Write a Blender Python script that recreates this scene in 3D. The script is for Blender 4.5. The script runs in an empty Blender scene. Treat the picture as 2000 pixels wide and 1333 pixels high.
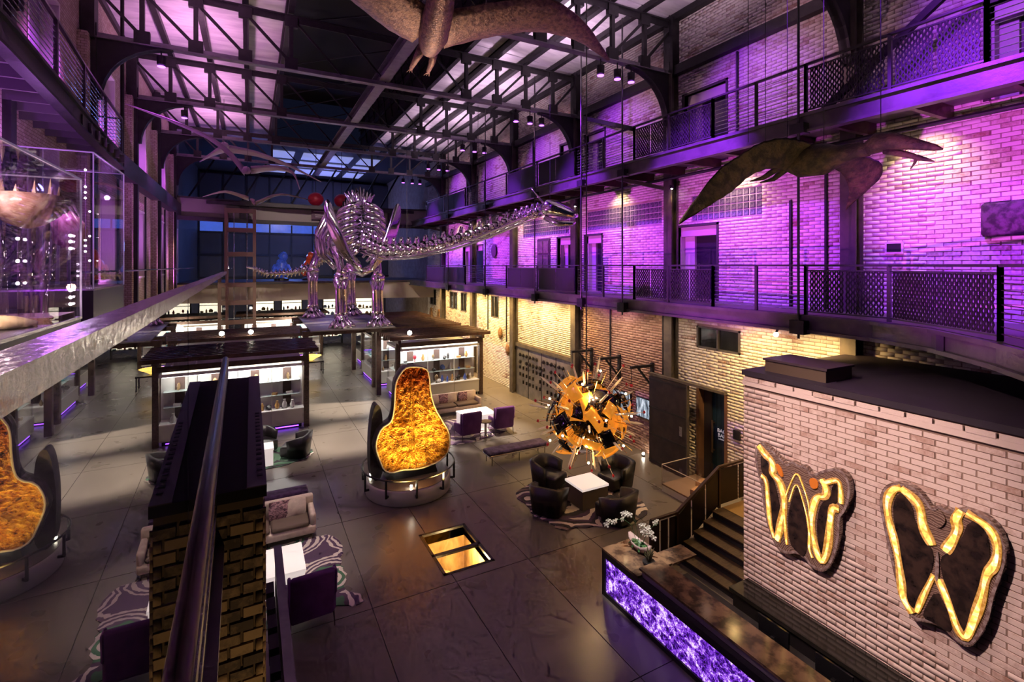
import bpy, math, random
import numpy as np
from mathutils import Vector, Matrix
random.seed(7)
PI = math.pi
scene = bpy.context.scene
COL = scene.collection

# ------------------------------------------------------------------ camera
cam_d = bpy.data.cameras.new('camera'); cam = bpy.data.objects.new('camera', cam_d); COL.objects.link(cam)
cam.location = (0, 0, 6.7)
cam.rotation_euler = (PI/2, 0, -math.radians(27.856))
cam_d.sensor_width = 36; cam_d.lens = 965/2000*36
cam_d.shift_y = -147.5/2000
cam_d.clip_start = .02; cam_d.clip_end = 300
scene.camera = cam
# ------------------------------------------------------------------ view / world
vs = scene.view_settings
vs.view_transform = 'Standard'; vs.look = 'None'; vs.exposure = 0.0; vs.gamma = 1; vs.use_curve_mapping = False
cy = scene.cycles
cy.use_denoising = True; cy.use_adaptive_sampling = True; cy.adaptive_threshold = .08; cy.adaptive_min_samples = 12
cy.max_bounces = 4; cy.diffuse_bounces = 2; cy.glossy_bounces = 3; cy.transmission_bounces = 2; cy.transparent_max_bounces = 10
cy.sample_clamp_indirect = 4; cy.caustics_reflective = False; cy.caustics_refractive = False
w = bpy.data.worlds.new('world'); scene.world = w; w.use_nodes = True
bg = w.node_tree.nodes['Background']; bg.inputs[0].default_value = (.05, .06, .16, 1); bg.inputs[1].default_value = .07

# ------------------------------------------------------------------ lights of the hall
KL = 2.9
def spot(loc, aim, col, power, ang=60, blend=.6, size=.12):
    d = bpy.data.lights.new('spot_lamp', 'SPOT'); d.color = col; d.energy = power*KL
    d.spot_size = math.radians(ang); d.spot_blend = blend; d.shadow_soft_size = size
    o = bpy.data.objects.new('spot_lamp', d); COL.objects.link(o); o.location = loc
    o.rotation_euler = (Vector(aim)-Vector(loc)).to_track_quat('-Z', 'Y').to_euler()
    return o
def plamp(loc, col, power, size=.1):
    d = bpy.data.lights.new('point_lamp', 'POINT'); d.color = col; d.energy = power*1.8; d.shadow_soft_size = size
    o = bpy.data.objects.new('point_lamp', d); COL.objects.link(o); o.location = loc; return o
MAG = (.84, .10, 1.0); VIO = (.28, .025, 1.0); PNK = (1.0, .66, .92); WRM = (1.0, .62, .22); NEU = (1.0, .84, .68)
BAYS = [3.6, 9.2, 14.7, 20.2, 25.8, 31.3]
for i, y in enumerate(BAYS):
    # magenta floods low on the opposite side wash the second storey wall
    spot((.35, 2.3, 4.7) if y < 7 else (-2.9, y-.4, 3.1), (12.5, y+.3, 8.0 if y < 7 else 7.7), MAG, 2900 if y < 7 else 3300, 26 if y < 7 else 25, .8, .1)
    # violet truss spots, second and third storey
    spot((6.2, y+1.2, 12.75), (12.5, y, 7.0), VIO, 2600, 42, .7, .1)
    spot((8.4, y+.6, 12.75), (12.5, y, 11.2), (.38, .04, 1.0), 300, 60, .8, .1)
    spot((9.0, y-1.2, 12.8), (12.5, y-1.6, 12.0), (1.0, .50, .66), 55, 70, .8, .1)
    # pink uplights to the roof panels, both sides
    spot((10.0, y, 12.7), (9.6, y+.4, 15.2), PNK, 210, 155, 1, .3)
    spot((-1.6, y, 12.7), (-1.3, y+.4, 15.2), (1.0, .42, .82), 190, 155, 1, .3)
    # left wall
    spot((-1.2, y, 12.7), (-4.1, y, 11.0), (.72, .13, 1.0), 380, 52, .8, .1)
for y in (19, 24, 29, 34):
    spot((-2.6, y, 5.0), (-4.1, y+.5, 8.0), (.75, .2, 1.0), 260, 90, .8, .1)
    spot((-2.4, y, 9.2), (-4.1, y+.4, 6.0), WRM, 110, 70, .8, .1)
# warm wall washers under the right hand gallery
for y, p in ((27.0, 260), (25.0, 260), (21.6, 240), (18.6, 240), (15.2, 50), (13.6, 45), (10.6, 24), (7.9, 190), (30.0, 220), (33, 190)):
    for q in (-.9, .9): spot((11.3, y+q, 5.15), (12.3, y+q, 2.0), WRM if p > 60 else (1, .70, .52), p*.75, 150, 1, .12)
for y in (31.0, 28.0, 22.3, 20.0, 14.7, 9.5, 5.0):            # warm light just under the upper gallery
    spot((11.9, y, 9.45), (12.5, y, 8.6), (1, .74, .38), 75, 120, 1, .05)
# downlights from truss height; strong aisle ones added to imitate reflections on the floor
for x, y, p, a in ((4.0, 24.4, 6500, 20), (3.3, 20.0, 6000, 22), (8.2, 18.0, 4600, 22), (1.0, 12.4, 1100, 22), (1.4, 19.2, 1500, 20), (3.8, 29.0, 2600, 20),
                   (9.0, 22.0, 500, 34), (5.0, 16.5, 420, 36), (8.2, 11.2, 110, 26), (3.0, 10.6, 130, 40), (4.0, 29, 700, 40)):
    spot((x, y, 12.7), (x, y, 0), NEU, p, a, .8, .12)
# pinkish light on the masonry block
spot((.6, 5.6, 10.6), (8.6, 4.3, 3.0), (1.0, .70, .62), 1900, 34, .9, .15)
spot((2.6, 8.6, 12.4), (8.6, 5.0, 2.6), (1.0, .70, .58), 800, 34, .9, .15)
# geode spots in the floor in front
for x in (3.55, 4.95):
    spot((x, 12.95, .5), (4.2, 14.35, 1.9), (1.0, .66, .17), 200, 75, .9, .05)
spot((4.2, 8.0, 12.6), (4.2, 14.2, 2.0), (1.0, .66, .26), 260, 16, .7, .1)
# dinosaur
spot((4.4, 17.4, 12.6), (5.0, 26, 7), (1, .86, .70), 1500, 46, .7, .2)
spot((9.5, 20.0, 4.9), (6.5, 22, 7.8), (1, .86, .66), 300, 70, .7, .2)
spot((1.0, 23.0, 12.6), (4.6, 27, 8), (.55, .2, 1), 1400, 50, .7, .2)
# hanging reptile on the right, big one above, pier below the gallery
spot((5.2, 2.2, 5.0), (8.0, 4.8, 8.5), (1, .72, .36), 120, 60, .8, .1)
spot((5.0, 6.3, 12.6), (6.85, 7.55, 1.3), (1, .9, .8), 3200, 8, .6, .05)  # added narrow spot to brighten the white orchid
spot((4.3, 13.5, 9.2), (4.2, 10, 11.9), (1, .62, .45), 210, 90, .8, .1)
spot((.7, .6, 2.6), (-.1, 3.05, 3.4), (1, .66, .3), 34, 80, .8, .1)
spot((-3.3, 8.5, 5.9), (-4.1, 9.5, 7.6), (.5, .08, 1), 260, 130, 1, .1); spot((-3.3, 5.0, 5.9), (-4.1, 5.5, 7.6), (.6, .1, 1), 170, 130, 1, .1)
# display cases on the camera's gallery
plamp((-2.3, 6.3, 7.55), (1, .75, .72), 34, .05); plamp((-3.0, 11.6, 8.3), (.7, .25, 1), 70, .05)
plamp((-2.2, 6.2, 6.4), (1, .7, .45), 9, .05)
# far end
plamp((2.5, 44, 8.0), (.12, .25, 1.0), 260, .5); plamp((6.0, 46, 12.0), (.3, .3, 1.0), 200, .5)
plamp((2.5, 38, 2.6), (1, .82, .6), 160, .3); plamp((7.5, 36, 2.6), (1, .8, .55), 140, .3)
spot((3.0, 30, 12.6), (3, 36, 10), (1, .8, .7), 260, 60, .9, .2)
spot((3.0, 27, 9.5), (3, 36, 5), (1, .8, .6), 260, 60, .9, .2)

# ------------------------------------------------------------------ helpers
OFF = {}
class MB:
    def __init__(s): s.v = []; s.f = []
    def add(s, v, f):
        n = len(s.v); s.v += [tuple(p) for p in v]; s.f += [tuple(i+n for i in q) for q in f]; return s
    def box(s, x0, x1, y0, y1, z0, z1):
        s.add([(x, y, z) for z in (z0, z1) for y in (y0, y1) for x in (x0, x1)],
              [(0, 2, 3, 1), (4, 5, 7, 6), (0, 1, 5, 4), (2, 6, 7, 3), (0, 4, 6, 2), (1, 3, 7, 5)]); return s
    def cbox(s, c, sz, rz=0):
        hx, hy, hz = sz[0]/2, sz[1]/2, sz[2]/2; ca, sa = math.cos(rz), math.sin(rz)
        s.add([(c[0]+x*ca-y*sa, c[1]+x*sa+y*ca, c[2]+z) for z in (-hz, hz) for y in (-hy, hy) for x in (-hx, hx)],
              [(0, 2, 3, 1), (4, 5, 7, 6), (0, 1, 5, 4), (2, 6, 7, 3), (0, 4, 6, 2), (1, 3, 7, 5)]); return s
    def bar(s, p, q, w, h, up=(0, 0, 1)):
        p, q = Vector(p), Vector(q); d = (q-p).normalized(); u = Vector(up)
        if abs(d.dot(u)) > .99: u = Vector((1, 0, 0))
        a = d.cross(u).normalized()*w/2; b = a.normalized().cross(d).normalized()*h/2
        s.add([p-a-b, p+a-b, p+a+b, p-a+b, q-a-b, q+a-b, q+a+b, q-a+b],
              [(3, 2, 1, 0), (4, 5, 6, 7), (0, 1, 5, 4), (1, 2, 6, 5), (2, 3, 7, 6), (3, 0, 4, 7)]); return s
    def tube(s, pts, r, n=8, closed=False):
        pts = [Vector(p) for p in pts]; m = len(pts); rr = r if isinstance(r, (list, tuple)) else [r]*m
        t0 = (pts[1]-pts[0]).normalized(); u = Vector((0, 0, 1)) if abs(t0.z) < .9 else Vector((1, 0, 0))
        a = t0.cross(u).normalized(); vs_, fs = [], []
        for i, p in enumerate(pts):
            if closed: t = (pts[(i+1) % m]-pts[i-1]).normalized()
            else: t = (pts[min(i+1, m-1)]-pts[max(i-1, 0)]).normalized()
            a = (a-t*a.dot(t)).normalized(); b = t.cross(a)
            for k in range(n):
                th = 2*PI*k/n; vs_.append(p+(a*math.cos(th)+b*math.sin(th))*rr[i])
        for i in range(m if closed else m-1):
            j = (i+1) % m
            for k in range(n):
                l = (k+1) % n; fs.append((i*n+k, i*n+l, j*n+l, j*n+k))
        if not closed: fs.append(tuple(range(n-1, -1, -1))); fs.append(tuple((m-1)*n+k for k in range(n)))
        s.add(vs_, fs); return s
    def lathe(s, prof, c=(0, 0, 0), n=20):
        vs_, fs = [], []
        for r, z in prof:
            for k in range(n):
                th = 2*PI*k/n; vs_.append((c[0]+r*math.cos(th), c[1]+r*math.sin(th), c[2]+z))
        for i in range(len(prof)-1):
            for k in range(n):
                l = (k+1) % n; fs.append((i*n+k, i*n+l, (i+1)*n+l, (i+1)*n+k))
        fs.append(tuple(range(n-1, -1, -1))); fs.append(tuple((len(prof)-1)*n+k for k in range(n)))
        s.add(vs_, fs); return s
    def sph(s, c, r, n=10, m=6, sc=(1, 1, 1), jit=0):
        vs_ = []; fs = []
        for i in range(m+1):
            ph = PI*i/m
            for k in range(n):
                th = 2*PI*k/n; q = r*(1+random.uniform(-jit, jit))
                vs_.append((c[0]+q*sc[0]*math.sin(ph)*math.cos(th), c[1]+q*sc[1]*math.sin(ph)*math.sin(th), c[2]+q*sc[2]*math.cos(ph)))
        for i in range(m):
            for k in range(n):
                l = (k+1) % n; fs.append((i*n+k, (i+1)*n+k, (i+1)*n+l, i*n+l))
        s.add(vs_, fs); return s
    def prism(s, poly, mp, a, b):
        """poly 2-D, mp(u,v,w)->xyz, extruded from w=a to w=b"""
        n = len(poly); vs_ = [mp(u, v, a) for u, v in poly]+[mp(u, v, b) for u, v in poly]
        fs = [tuple(range(n-1, -1, -1)), tuple(range(n, 2*n))]+[(i, (i+1) % n, n+(i+1) % n, n+i) for i in range(n)]
        s.add(vs_, fs); return s
    def ribbon(s, line, wd, mp, a, b):
        n = len(line); ws = wd if isinstance(wd, (list, tuple)) else [wd]*n; L, R = [], []
        for i in range(n):
            p0, p1 = line[max(i-1, 0)], line[min(i+1, n-1)]
            dx, dy = p1[0]-p0[0], p1[1]-p0[1]; l = math.hypot(dx, dy) or 1; nx, ny = -dy/l, dx/l
            L.append((line[i][0]+nx*ws[i]/2, line[i][1]+ny*ws[i]/2)); R.append((line[i][0]-nx*ws[i]/2, line[i][1]-ny*ws[i]/2))
        for i in range(n-1): s.prism([L[i], L[i+1], R[i+1], R[i]], mp, a, b)
        return s
    def mesh(s, name, mat, smooth=False, off=(0, 0, 0)):
        me = bpy.data.meshes.new(name)
        me.from_pydata([(p[0]-off[0], p[1]-off[1], p[2]-off[2]) for p in s.v], [], s.f); me.update()
        for mt in (mat if isinstance(mat, (list, tuple)) else [mat]):
            if mt: me.materials.append(mt)
        if smooth: me.polygons.foreach_set('use_smooth', [True]*len(me.polygons))
        return me
    def build(s, name, mat, parent=None, smooth=False, recalc=True):
        if parent is None:
            a = np.array(s.v); lo, hi = a.min(0), a.max(0); off = Vector(((lo[0]+hi[0])/2, (lo[1]+hi[1])/2, lo[2]))
        else: off = OFF[parent]
        me = s.mesh(name, mat, smooth, off)
        if recalc:
            import bmesh
            b = bmesh.new(); b.from_mesh(me); bmesh.ops.recalc_face_normals(b, faces=b.faces); b.to_mesh(me); b.free()
        o = bpy.data.objects.new(name, me); COL.objects.link(o)
        if parent is None: o.location = off
        else: o.parent = parent
        OFF[o] = off; return o
def tag(o, label=None, cat=None, group=None, kind=None):
    if label: o['label'] = label
    if cat: o['category'] = cat
    if group: o['group'] = group
    if kind: o['kind'] = kind
    return o
def thing(name, label=None, cat=None, loc=(0, 0, 0), group=None, kind=None, rz=0):
    o = bpy.data.objects.new(name, None); COL.objects.link(o); o.empty_display_size = .1
    o.location = loc; o.rotation_euler.z = rz; OFF[o] = Vector(loc) if rz == 0 else Vector((0, 0, 0))
    return tag(o, label, cat, group, kind)
def local(name, label, cat, loc, rz=0, group=None, kind=None):
    """an Empty whose parts are modelled in its own coordinates"""
    o = thing(name, label, cat, loc, group, kind, rz); OFF[o] = Vector((0, 0, 0)); return o
def dup(o, parent=None, loc=None, rz=None, label=None, group=None):
    c = o.copy(); COL.objects.link(c); c.parent = parent; OFF[c] = OFF.get(o, Vector((0, 0, 0)))
    if loc is not None: c.location = loc
    if rz is not None: c.rotation_euler.z = rz
    if label: c['label'] = label
    if group: c['group'] = group
    for ch in list(o.children): dup(ch, c)
    return c
def inst(name, me, parent, loc, rz=0, sc=None):
    o = bpy.data.objects.new(name, me); COL.objects.link(o); o.parent = parent
    o.location = Vector(loc)-(OFF[parent] if parent else Vector((0, 0, 0))); o.rotation_euler.z = rz
    if sc: o.scale = sc
    OFF[o] = Vector((0, 0, 0)); return o
S = lambda o: tag(o, kind='structure')

# ------------------------------------------------------------------ materials
def nt(name):
    m = bpy.data.materials.new(name); m.use_nodes = True; t = m.node_tree
    return m, t, t.nodes['Principled BSDF'], t.nodes['Material Output']
def ramp(t, stops, interp='LINEAR'):
    r = t.nodes.new('ShaderNodeValToRGB'); e = r.color_ramp.elements; r.color_ramp.interpolation = interp
    while len(e) < len(stops): e.new(.5)
    for i, (p, c) in enumerate(stops): e[i].position = p; e[i].color = (*c, 1)
    return r
def noise(t, scale, detail=4, dist=0, coord='Object', vec=None, rough=.55):
    n = t.nodes.new('ShaderNodeTexNoise'); n.inputs['Scale'].default_value = scale; n.inputs['Detail'].default_value = detail
    n.inputs['Distortion'].default_value = dist; n.inputs['Roughness'].default_value = rough
    if vec is None:
        c = t.nodes.new('ShaderNodeTexCoord'); vec = c.outputs[coord]
    t.links.new(vec, n.inputs['Vector']); return n
def mapping(t, sc, coord='Object', rot=(0, 0, 0)):
    c = t.nodes.new('ShaderNodeTexCoord'); mp = t.nodes.new('ShaderNodeMapping'); mp.inputs['Scale'].default_value = sc; mp.inputs['Rotation'].default_value = rot
    t.links.new(c.outputs[coord], mp.inputs['Vector']); return mp.outputs['Vector']
def M(name, c, r=.5, m=0, c2=None, ns=5, bump=0, bs=20, e=None, es=0, coat=0, lo=.4, hi=.6, sc=None):
    mt, t, b, out = nt(name)
    b.inputs['Base Color'].default_value = (*c, 1); b.inputs['Roughness'].default_value = r; b.inputs['Metallic'].default_value = m
    if coat: b.inputs['Coat Weight'].default_value = coat; b.inputs['Coat Roughness'].default_value = .08
    vec = mapping(t, sc) if sc else None
    if c2:
        n = noise(t, ns, 5, .2, vec=vec); rp = ramp(t, [(lo, c), (hi, c2)]); t.links.new(n.outputs['Fac'], rp.inputs[0]); t.links.new(rp.outputs[0], b.inputs['Base Color'])
    if bump:
        n = noise(t, bs, 4, vec=vec); bp = t.nodes.new('ShaderNodeBump'); bp.inputs['Strength'].default_value = bump; bp.inputs['Distance'].default_value = .02
        t.links.new(n.outputs['Fac'], bp.inputs['Height']); t.links.new(bp.outputs[0], b.inputs['Normal'])
    if e: b.inputs['Emission Color'].default_value = (*e, 1); b.inputs['Emission Strength'].default_value = es
    return mt
def glass_mat(name, ior=1.5, tint=(1, 1, 1), rough=.0, boost=0.0):
    mt, t, b, out = nt(name); t.nodes.remove(b)
    tr = t.nodes.new('ShaderNodeBsdfTransparent'); tr.inputs[0].default_value = (*tint, 1)
    gl = t.nodes.new('ShaderNodeBsdfGlossy'); gl.inputs['Roughness'].default_value = rough
    lw_ = t.nodes.new('ShaderNodeLayerWeight'); lw_.inputs['Blend'].default_value = .5
    pw = t.nodes.new('ShaderNodeMath'); pw.operation = 'POWER'; pw.inputs[1].default_value = 5 if not boost else 3; t.links.new(lw_.outputs['Facing'], pw.inputs[0])
    f0 = ((ior-1)/(ior+1))**2; fr = t.nodes.new('ShaderNodeMath'); fr.operation = 'MULTIPLY_ADD'; fr.inputs[1].default_value = 1-f0; fr.inputs[2].default_value = f0; t.links.new(pw.outputs[0], fr.inputs[0])
    mx = t.nodes.new('ShaderNodeMixShader')
    if boost:
        a = t.nodes.new('ShaderNodeMath'); a.operation = 'MULTIPLY_ADD'; a.use_clamp = True; a.inputs[1].default_value = 1-boost; a.inputs[2].default_value = boost
        t.links.new(fr.outputs[0], a.inputs[0]); t.links.new(a.outputs[0], mx.inputs[0])
    else: t.links.new(fr.outputs[0], mx.inputs[0])
    t.links.new(tr.outputs[0], mx.inputs[1]); t.links.new(gl.outputs[0], mx.inputs[2]); t.links.new(mx.outputs[0], out.inputs[0]); return mt
STEEL = M('dark_steel', (.013, .012, .014), .5, .15, (.022, .02, .023), 6, .15, 30)
FASC = M('gallery_steel', (.12, .11, .11), .42, .5, (.17, .155, .15), 2, .1, 20)
RAILM = M('rail_steel', (.10, .095, .10), .35, .7)
LAV = M('lavender_steel', (.30, .27, .31), .5, .3, (.22, .2, .23), 3)
ROOF = M('roof_foil', (.72, .70, .72), .38, .25, (.56, .53, .58), 1.6, .55, 2.2, sc=(.6, 2.2, 1))
DARK = M('black_void', (.012, .011, .013), .8)
BROWN = M('brown_beam', (.055, .028, .02), .45, .2, (.09, .045, .032), 6)
CHROME = M('chrome', (.92, .89, .90), .10, 1, bump=.7, bs=3.2)
GLASS = glass_mat('clear_glass', 1.45)
MIRRG = glass_mat('balustrade_glass', 1.7, (.82, .84, .84), 0, .30)
ACRYL = glass_mat('case_glass', 1.45, (.98, .97, 1), 0)
WHITE = M('case_white', (.80, .79, .75), .4)
CASEP = M('case_panel', (.52, .51, .47), .35, .1)
LEDW = M('white_led', (1, 1, 1), .5, e=(1, .95, .84), es=14)
LEDV = M('violet_led', (.2, .05, .8), .5, e=(.25, .06, 1.0), es=5)
BULB = M('bulb', (1, 1, 1), .3, e=(1, .9, .7), es=70)
SILV = M('brushed_steel', (.62, .61, .60), .24, .95, (.48, .47, .48), 40, .12, 60)
VELV = M('purple_velvet', (.095, .02, .13), .8, 0, (.14, .035, .18), 3)
BLK = M('black_leather', (.010, .0095, .010), .34, 0, (.016, .015, .015), 8, .2, 40)
CREAM = M('cream_fabric', (.62, .5, .42), .8, 0, (.52, .41, .35), 8)
CUSH = M('patterned_cushion', (.06, .025, .04), .8, 0, (.45, .25, .28), 16, sc=(1, 1, 2.5))
TABLE = M('glowing_onyx', (.9, .85, .8), .3, e=(1, .86, .80), es=.6, c2=(.8, .7, .64), ns=6)
WOOD = M('dark_wood', (.075, .042, .022), .5, 0, (.035, .02, .012), 5, .2, 14, sc=(1, 9, 1))
# ------------------------------------------------------------------ floor of polished concrete slabs
def concrete():
    mt, t, b, out = nt('polished_concrete')
    n1 = noise(t, .6, 4, 0, 'Generated' if 0 else 'Object'); g = t.nodes.new('ShaderNodeNewGeometry')
    t.links.new(g.outputs['Position'], n1.inputs['Vector'])
    r1 = ramp(t, [(.2, (.12, .102, .086)), (.8, (.18, .156, .135))]); t.links.new(n1.outputs['Fac'], r1.inputs[0]); t.links.new(r1.outputs[0], b.inputs['Base Color'])
    n2 = noise(t, 1.2, 2); t.links.new(g.outputs['Position'], n2.inputs['Vector'])
    r2 = ramp(t, [(.2, (.24, .24, .24)), (.8, (.36, .36, .36))]); t.links.new(n2.outputs['Fac'], r2.inputs[0]); t.links.new(r2.outputs[0], b.inputs['Roughness'])
    b.inputs['Specular IOR Level'].default_value = .6
    return mt
CONC = concrete()
HOLE = (3.68, 4.90, 10.10, 11.93)
fl = MB().box(-4.1, 3.68, -3, 54, -.3, -.02).box(4.9, 14, -3, 54, -.3, -.02).box(3.68, 4.9, -3, 10.1, -.3, -.02).box(3.68, 4.9, 11.93, 54, -.3, -.02).build('floor', M('joint_filler', (.03, .027, .025), .8))
S(fl)
slab_me = {}
def slab(x0, x1, y0, y1):
    k = (round(x1-x0, 3), round(y1-y0, 3))
    if k not in slab_me: slab_me[k] = MB().box(-k[0]/2, k[0]/2, -k[1]/2, k[1]/2, -.03, 0).mesh('floor_slab', CONC)
    inst('floor_slab', slab_me[k], fl, ((x0+x1)/2, (y0+y1)/2, 0))
xs = [-4.1, -3.15, -1.4, .35, 2.1, 3.85, 5.6, 7.35, 9.1, 10.85, 12.5]
ys = [-1.2+3.667*i for i in range(16)]
for i in range(len(xs)-1):
    for j in range(len(ys)-1):
        x0, x1, y0, y1 = xs[i]+.008, xs[i+1]-.008, ys[j]+.008, ys[j+1]-.008
        if x0 < HOLE[1] and x1 > HOLE[0] and y0 < HOLE[3] and y1 > HOLE[2]:
            a0, a1 = max(x0, HOLE[0]), min(x1, HOLE[1]); b0, b1 = max(y0, HOLE[2]), min(y1, HOLE[3])
            if a0 > x0: slab(x0, a0, y0, y1)
            if a1 < x1: slab(a1, x1, y0, y1)
            if b0 > y0: slab(a0, a1, y0, b0)
            if b1 < y1: slab(a0, a1, b1, y1)
        else: slab(x0, x1, y0, y1)

# ------------------------------------------------------------------ brickwork
def brick_mat(name, paint, bare, mort_dirt, amount=.5, zone=None, ns=1.1):
    mt, t, b, out = nt(name); b.inputs['Roughness'].default_value = .75
    g = t.nodes.new('ShaderNodeNewGeometry')
    at = t.nodes.new('ShaderNodeAttribute'); at.attribute_name = 'tone'
    n = noise(t, ns, 6, .4, vec=g.outputs['Position'], rough=.7)
    n2 = noise(t, 22, 3, .2, vec=g.outputs['Position'])
    ad = t.nodes.new('ShaderNodeMath'); ad.operation = 'MULTIPLY_ADD'; ad.inputs[1].default_value = .5; t.links.new(at.outputs['Fac'], ad.inputs[0]); t.links.new(n.outputs['Fac'], ad.inputs[2])
    ad2 = t.nodes.new('ShaderNodeMath'); ad2.operation = 'MULTIPLY_ADD'; ad2.inputs[1].default_value = .35; t.links.new(n2.outputs['Fac'], ad2.inputs[0]); t.links.new(ad.outputs[0], ad2.inputs[2])
    last = ad2.outputs[0]
    if zone:      # the unpainted bay between two steel columns
        sp = t.nodes.new('ShaderNodeSeparateXYZ'); t.links.new(g.outputs['Position'], sp.inputs[0])
        def step(o, lo, hi):
            a = t.nodes.new('ShaderNodeMapRange'); a.inputs[1].default_value = lo; a.inputs[2].default_value = hi; t.links.new(o, a.inputs[0]); return a.outputs[0]
        p = [step(sp.outputs['Y'], zone[0]-.1, zone[0]+.1), step(sp.outputs['Y'], zone[1]+.1, zone[1]-.1), step(sp.outputs['Z'], zone[2]+.2, zone[2]-.2)]
        m1 = t.nodes.new('ShaderNodeMath'); m1.operation = 'MULTIPLY'; t.links.new(p[0], m1.inputs[0]); t.links.new(p[1], m1.inputs[1])
        m2 = t.nodes.new('ShaderNodeMath'); m2.operation = 'MULTIPLY'; t.links.new(m1.outputs[0], m2.inputs[0]); t.links.new(p[2], m2.inputs[1])
        m3 = t.nodes.new('ShaderNodeMath'); m3.operation = 'MULTIPLY_ADD'; m3.inputs[1].default_value = .0; t.links.new(m2.outputs[0], m3.inputs[0]); t.links.new(last, m3.inputs[2]); last = m3.outputs[0]
    r = ramp(t, [(amount, paint), (amount+.1, tuple((p+q)/2 for p, q in zip(paint, bare))), (amount+.22, bare)])
    sc_ = t.nodes.new('ShaderNodeMath'); sc_.operation = 'MULTIPLY'; sc_.inputs[1].default_value = .6; t.links.new(last, sc_.inputs[0])
    t.links.new(sc_.outputs[0], r.inputs[0]); colr = r.outputs[0]
    if zone:
        zr = ramp(t, [(.3, (.50, .33, .25)), (.55, (.40, .235, .17)), (.75, (.27, .15, .11))]); t.links.new(sc_.outputs[0], zr.inputs[0])
        zm = t.nodes.new('ShaderNodeMixRGB'); t.links.new(m2.outputs[0], zm.inputs[0]); t.links.new(colr, zm.inputs[1]); t.links.new(zr.outputs[0], zm.inputs[2]); colr = zm.outputs[0]
    t.links.new(colr, b.inputs['Base Color'])
    bp = t.nodes.new('ShaderNodeBump'); bp.inputs['Strength'].default_value = .4; bp.inputs['Distance'].default_value = .01
    t.links.new(n2.outputs['Fac'], bp.inputs['Height']); t.links.new(bp.outputs[0], b.inputs['Normal'])
    return mt
CAMP = np.array([0, 0, 6.7])
def bricks(parent, org, U, N, L, H, mat, holes=(), course=.085, bl=.26, mort=.014, proud=.03, nobj=300, name='brick', seed=1):
    """bricks on the plane through org, along unit U and up, standing proud along N; holes = (u0,u1,v0,v1)"""
    rng = np.random.default_rng(seed); org = np.array(org, float); U = np.array(U, float); N = np.array(N, float); Z = np.array([0, 0, 1.])
    rows = int(H/course); out = []
    for r in range(rows):
        st = 0 if r % 2 else -bl/2
        u0 = np.arange(st, L, bl); u1 = u0+bl-mort; u0 = np.maximum(u0, 0); u1 = np.minimum(u1, L)
        v0 = r*course; v1 = v0+course-mort
        k = (u1-u0) > .04
        for h in holes:
            if v1 > h[2]+.01 and v0 < h[3]-.01:
                cut = (u1 > h[0]) & (u0 < h[1])
                # trim bricks that run into an opening
                l = cut & (u0 < h[0]-.05); u1 = np.where(l, np.minimum(u1, h[0]), u1)
                rr = cut & (u1 > h[1]+.05) & ~l; u0 = np.where(rr, np.maximum(u0, h[1]), u0)
                k &= ~(cut & ~l & ~rr)
        n = int(k.sum())
        if n: out.append(np.stack([u0[k], u1[k], np.full(n, v0), np.full(n, v1)], 1))
    A = np.concatenate(out); n = len(A)
    pr = proud*rng.uniform(.55, 1.0, n)
    C = org+U*((A[:, 0]+A[:, 1])/2)[:, None]+Z*((A[:, 2]+A[:, 3])/2)[:, None]
    dist = np.linalg.norm(C-CAMP, axis=1)
    full = (A[:, 1]-A[:, 0]) > bl-mort-.004
    # in the picture?
    sa, ca = math.sin(math.radians(27.856)), math.cos(math.radians(27.856))
    dd = C[:, 0]*sa+C[:, 1]*ca; px = 1000+965*(C[:, 0]*ca-C[:, 1]*sa)/np.maximum(dd, .1); py = 519-965*(C[:, 2]-6.7)/np.maximum(dd, .1)
    vis = (dd > .5) & (px > 0) & (px < 2000) & (py > 0) & (py < 1333) & full
    order = np.argsort(np.where(vis, dist, 1e9))[:nobj]; order = order[vis[order]]
    single = np.zeros(n, bool); single[order] = True
    def mk(idx):
        a = A[idx]; p = pr[idx]; m = len(a)
        V = np.zeros((m, 8, 3)); 
        for j, (uu, vv, ww) in enumerate(((0, 2, 0), (1, 2, 0), (1, 3, 0), (0, 3, 0), (0, 2, 1), (1, 2, 1), (1, 3, 1), (0, 3, 1))):
            V[:, j] = org+U*a[:, uu][:, None]+Z*a[:, vv][:, None]+N*(p*ww)[:, None]
        # a little ease on the proud face
        c = V[:, 4:].mean(1, keepdims=True); V[:, 4:] = c+(V[:, 4:]-c)*np.array(.97)
        return V
    FQ = np.array([(4, 5, 6, 7), (0, 1, 5, 4), (1, 2, 6, 5), (2, 3, 7, 6), (3, 0, 4, 7)])
    if np.dot(np.cross(U, Z), N) < 0: FQ = FQ[:, ::-1]
    rest = np.where(~single)[0]
    V = mk(rest); m = len(rest); me = bpy.data.meshes.new(name+'_field')
    F = (FQ[None]+(np.arange(m)*8)[:, None, None]).reshape(-1, 4)
    off = np.array(OFF[parent]); vv = (V.reshape(-1, 3)-off).astype(np.float32)
    me.vertices.add(m*8); me.vertices.foreach_set('co', vv.ravel()); me.loops.add(m*20); me.loops.foreach_set('vertex_index', F.ravel().astype(np.int32))
    me.polygons.add(m*5); me.polygons.foreach_set('loop_start', (np.arange(m*5)*4).astype(np.int32)); me.polygons.foreach_set('loop_total', np.full(m*5, 4, np.int32))
    me.update(calc_edges=True)
    at = me.attributes.new('tone', 'FLOAT', 'FACE'); at.data.foreach_set('value', np.repeat(rng.uniform(0, 1, m), 5).astype(np.float32))
    me.materials.append(mat); o = bpy.data.objects.new(name+'_field', me); COL.objects.link(o); o.parent = parent; o['kind'] = 'stuff'; OFF[o] = OFF[parent]
    # the largest ones as objects of their own, on shared meshes
    var = []
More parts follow.
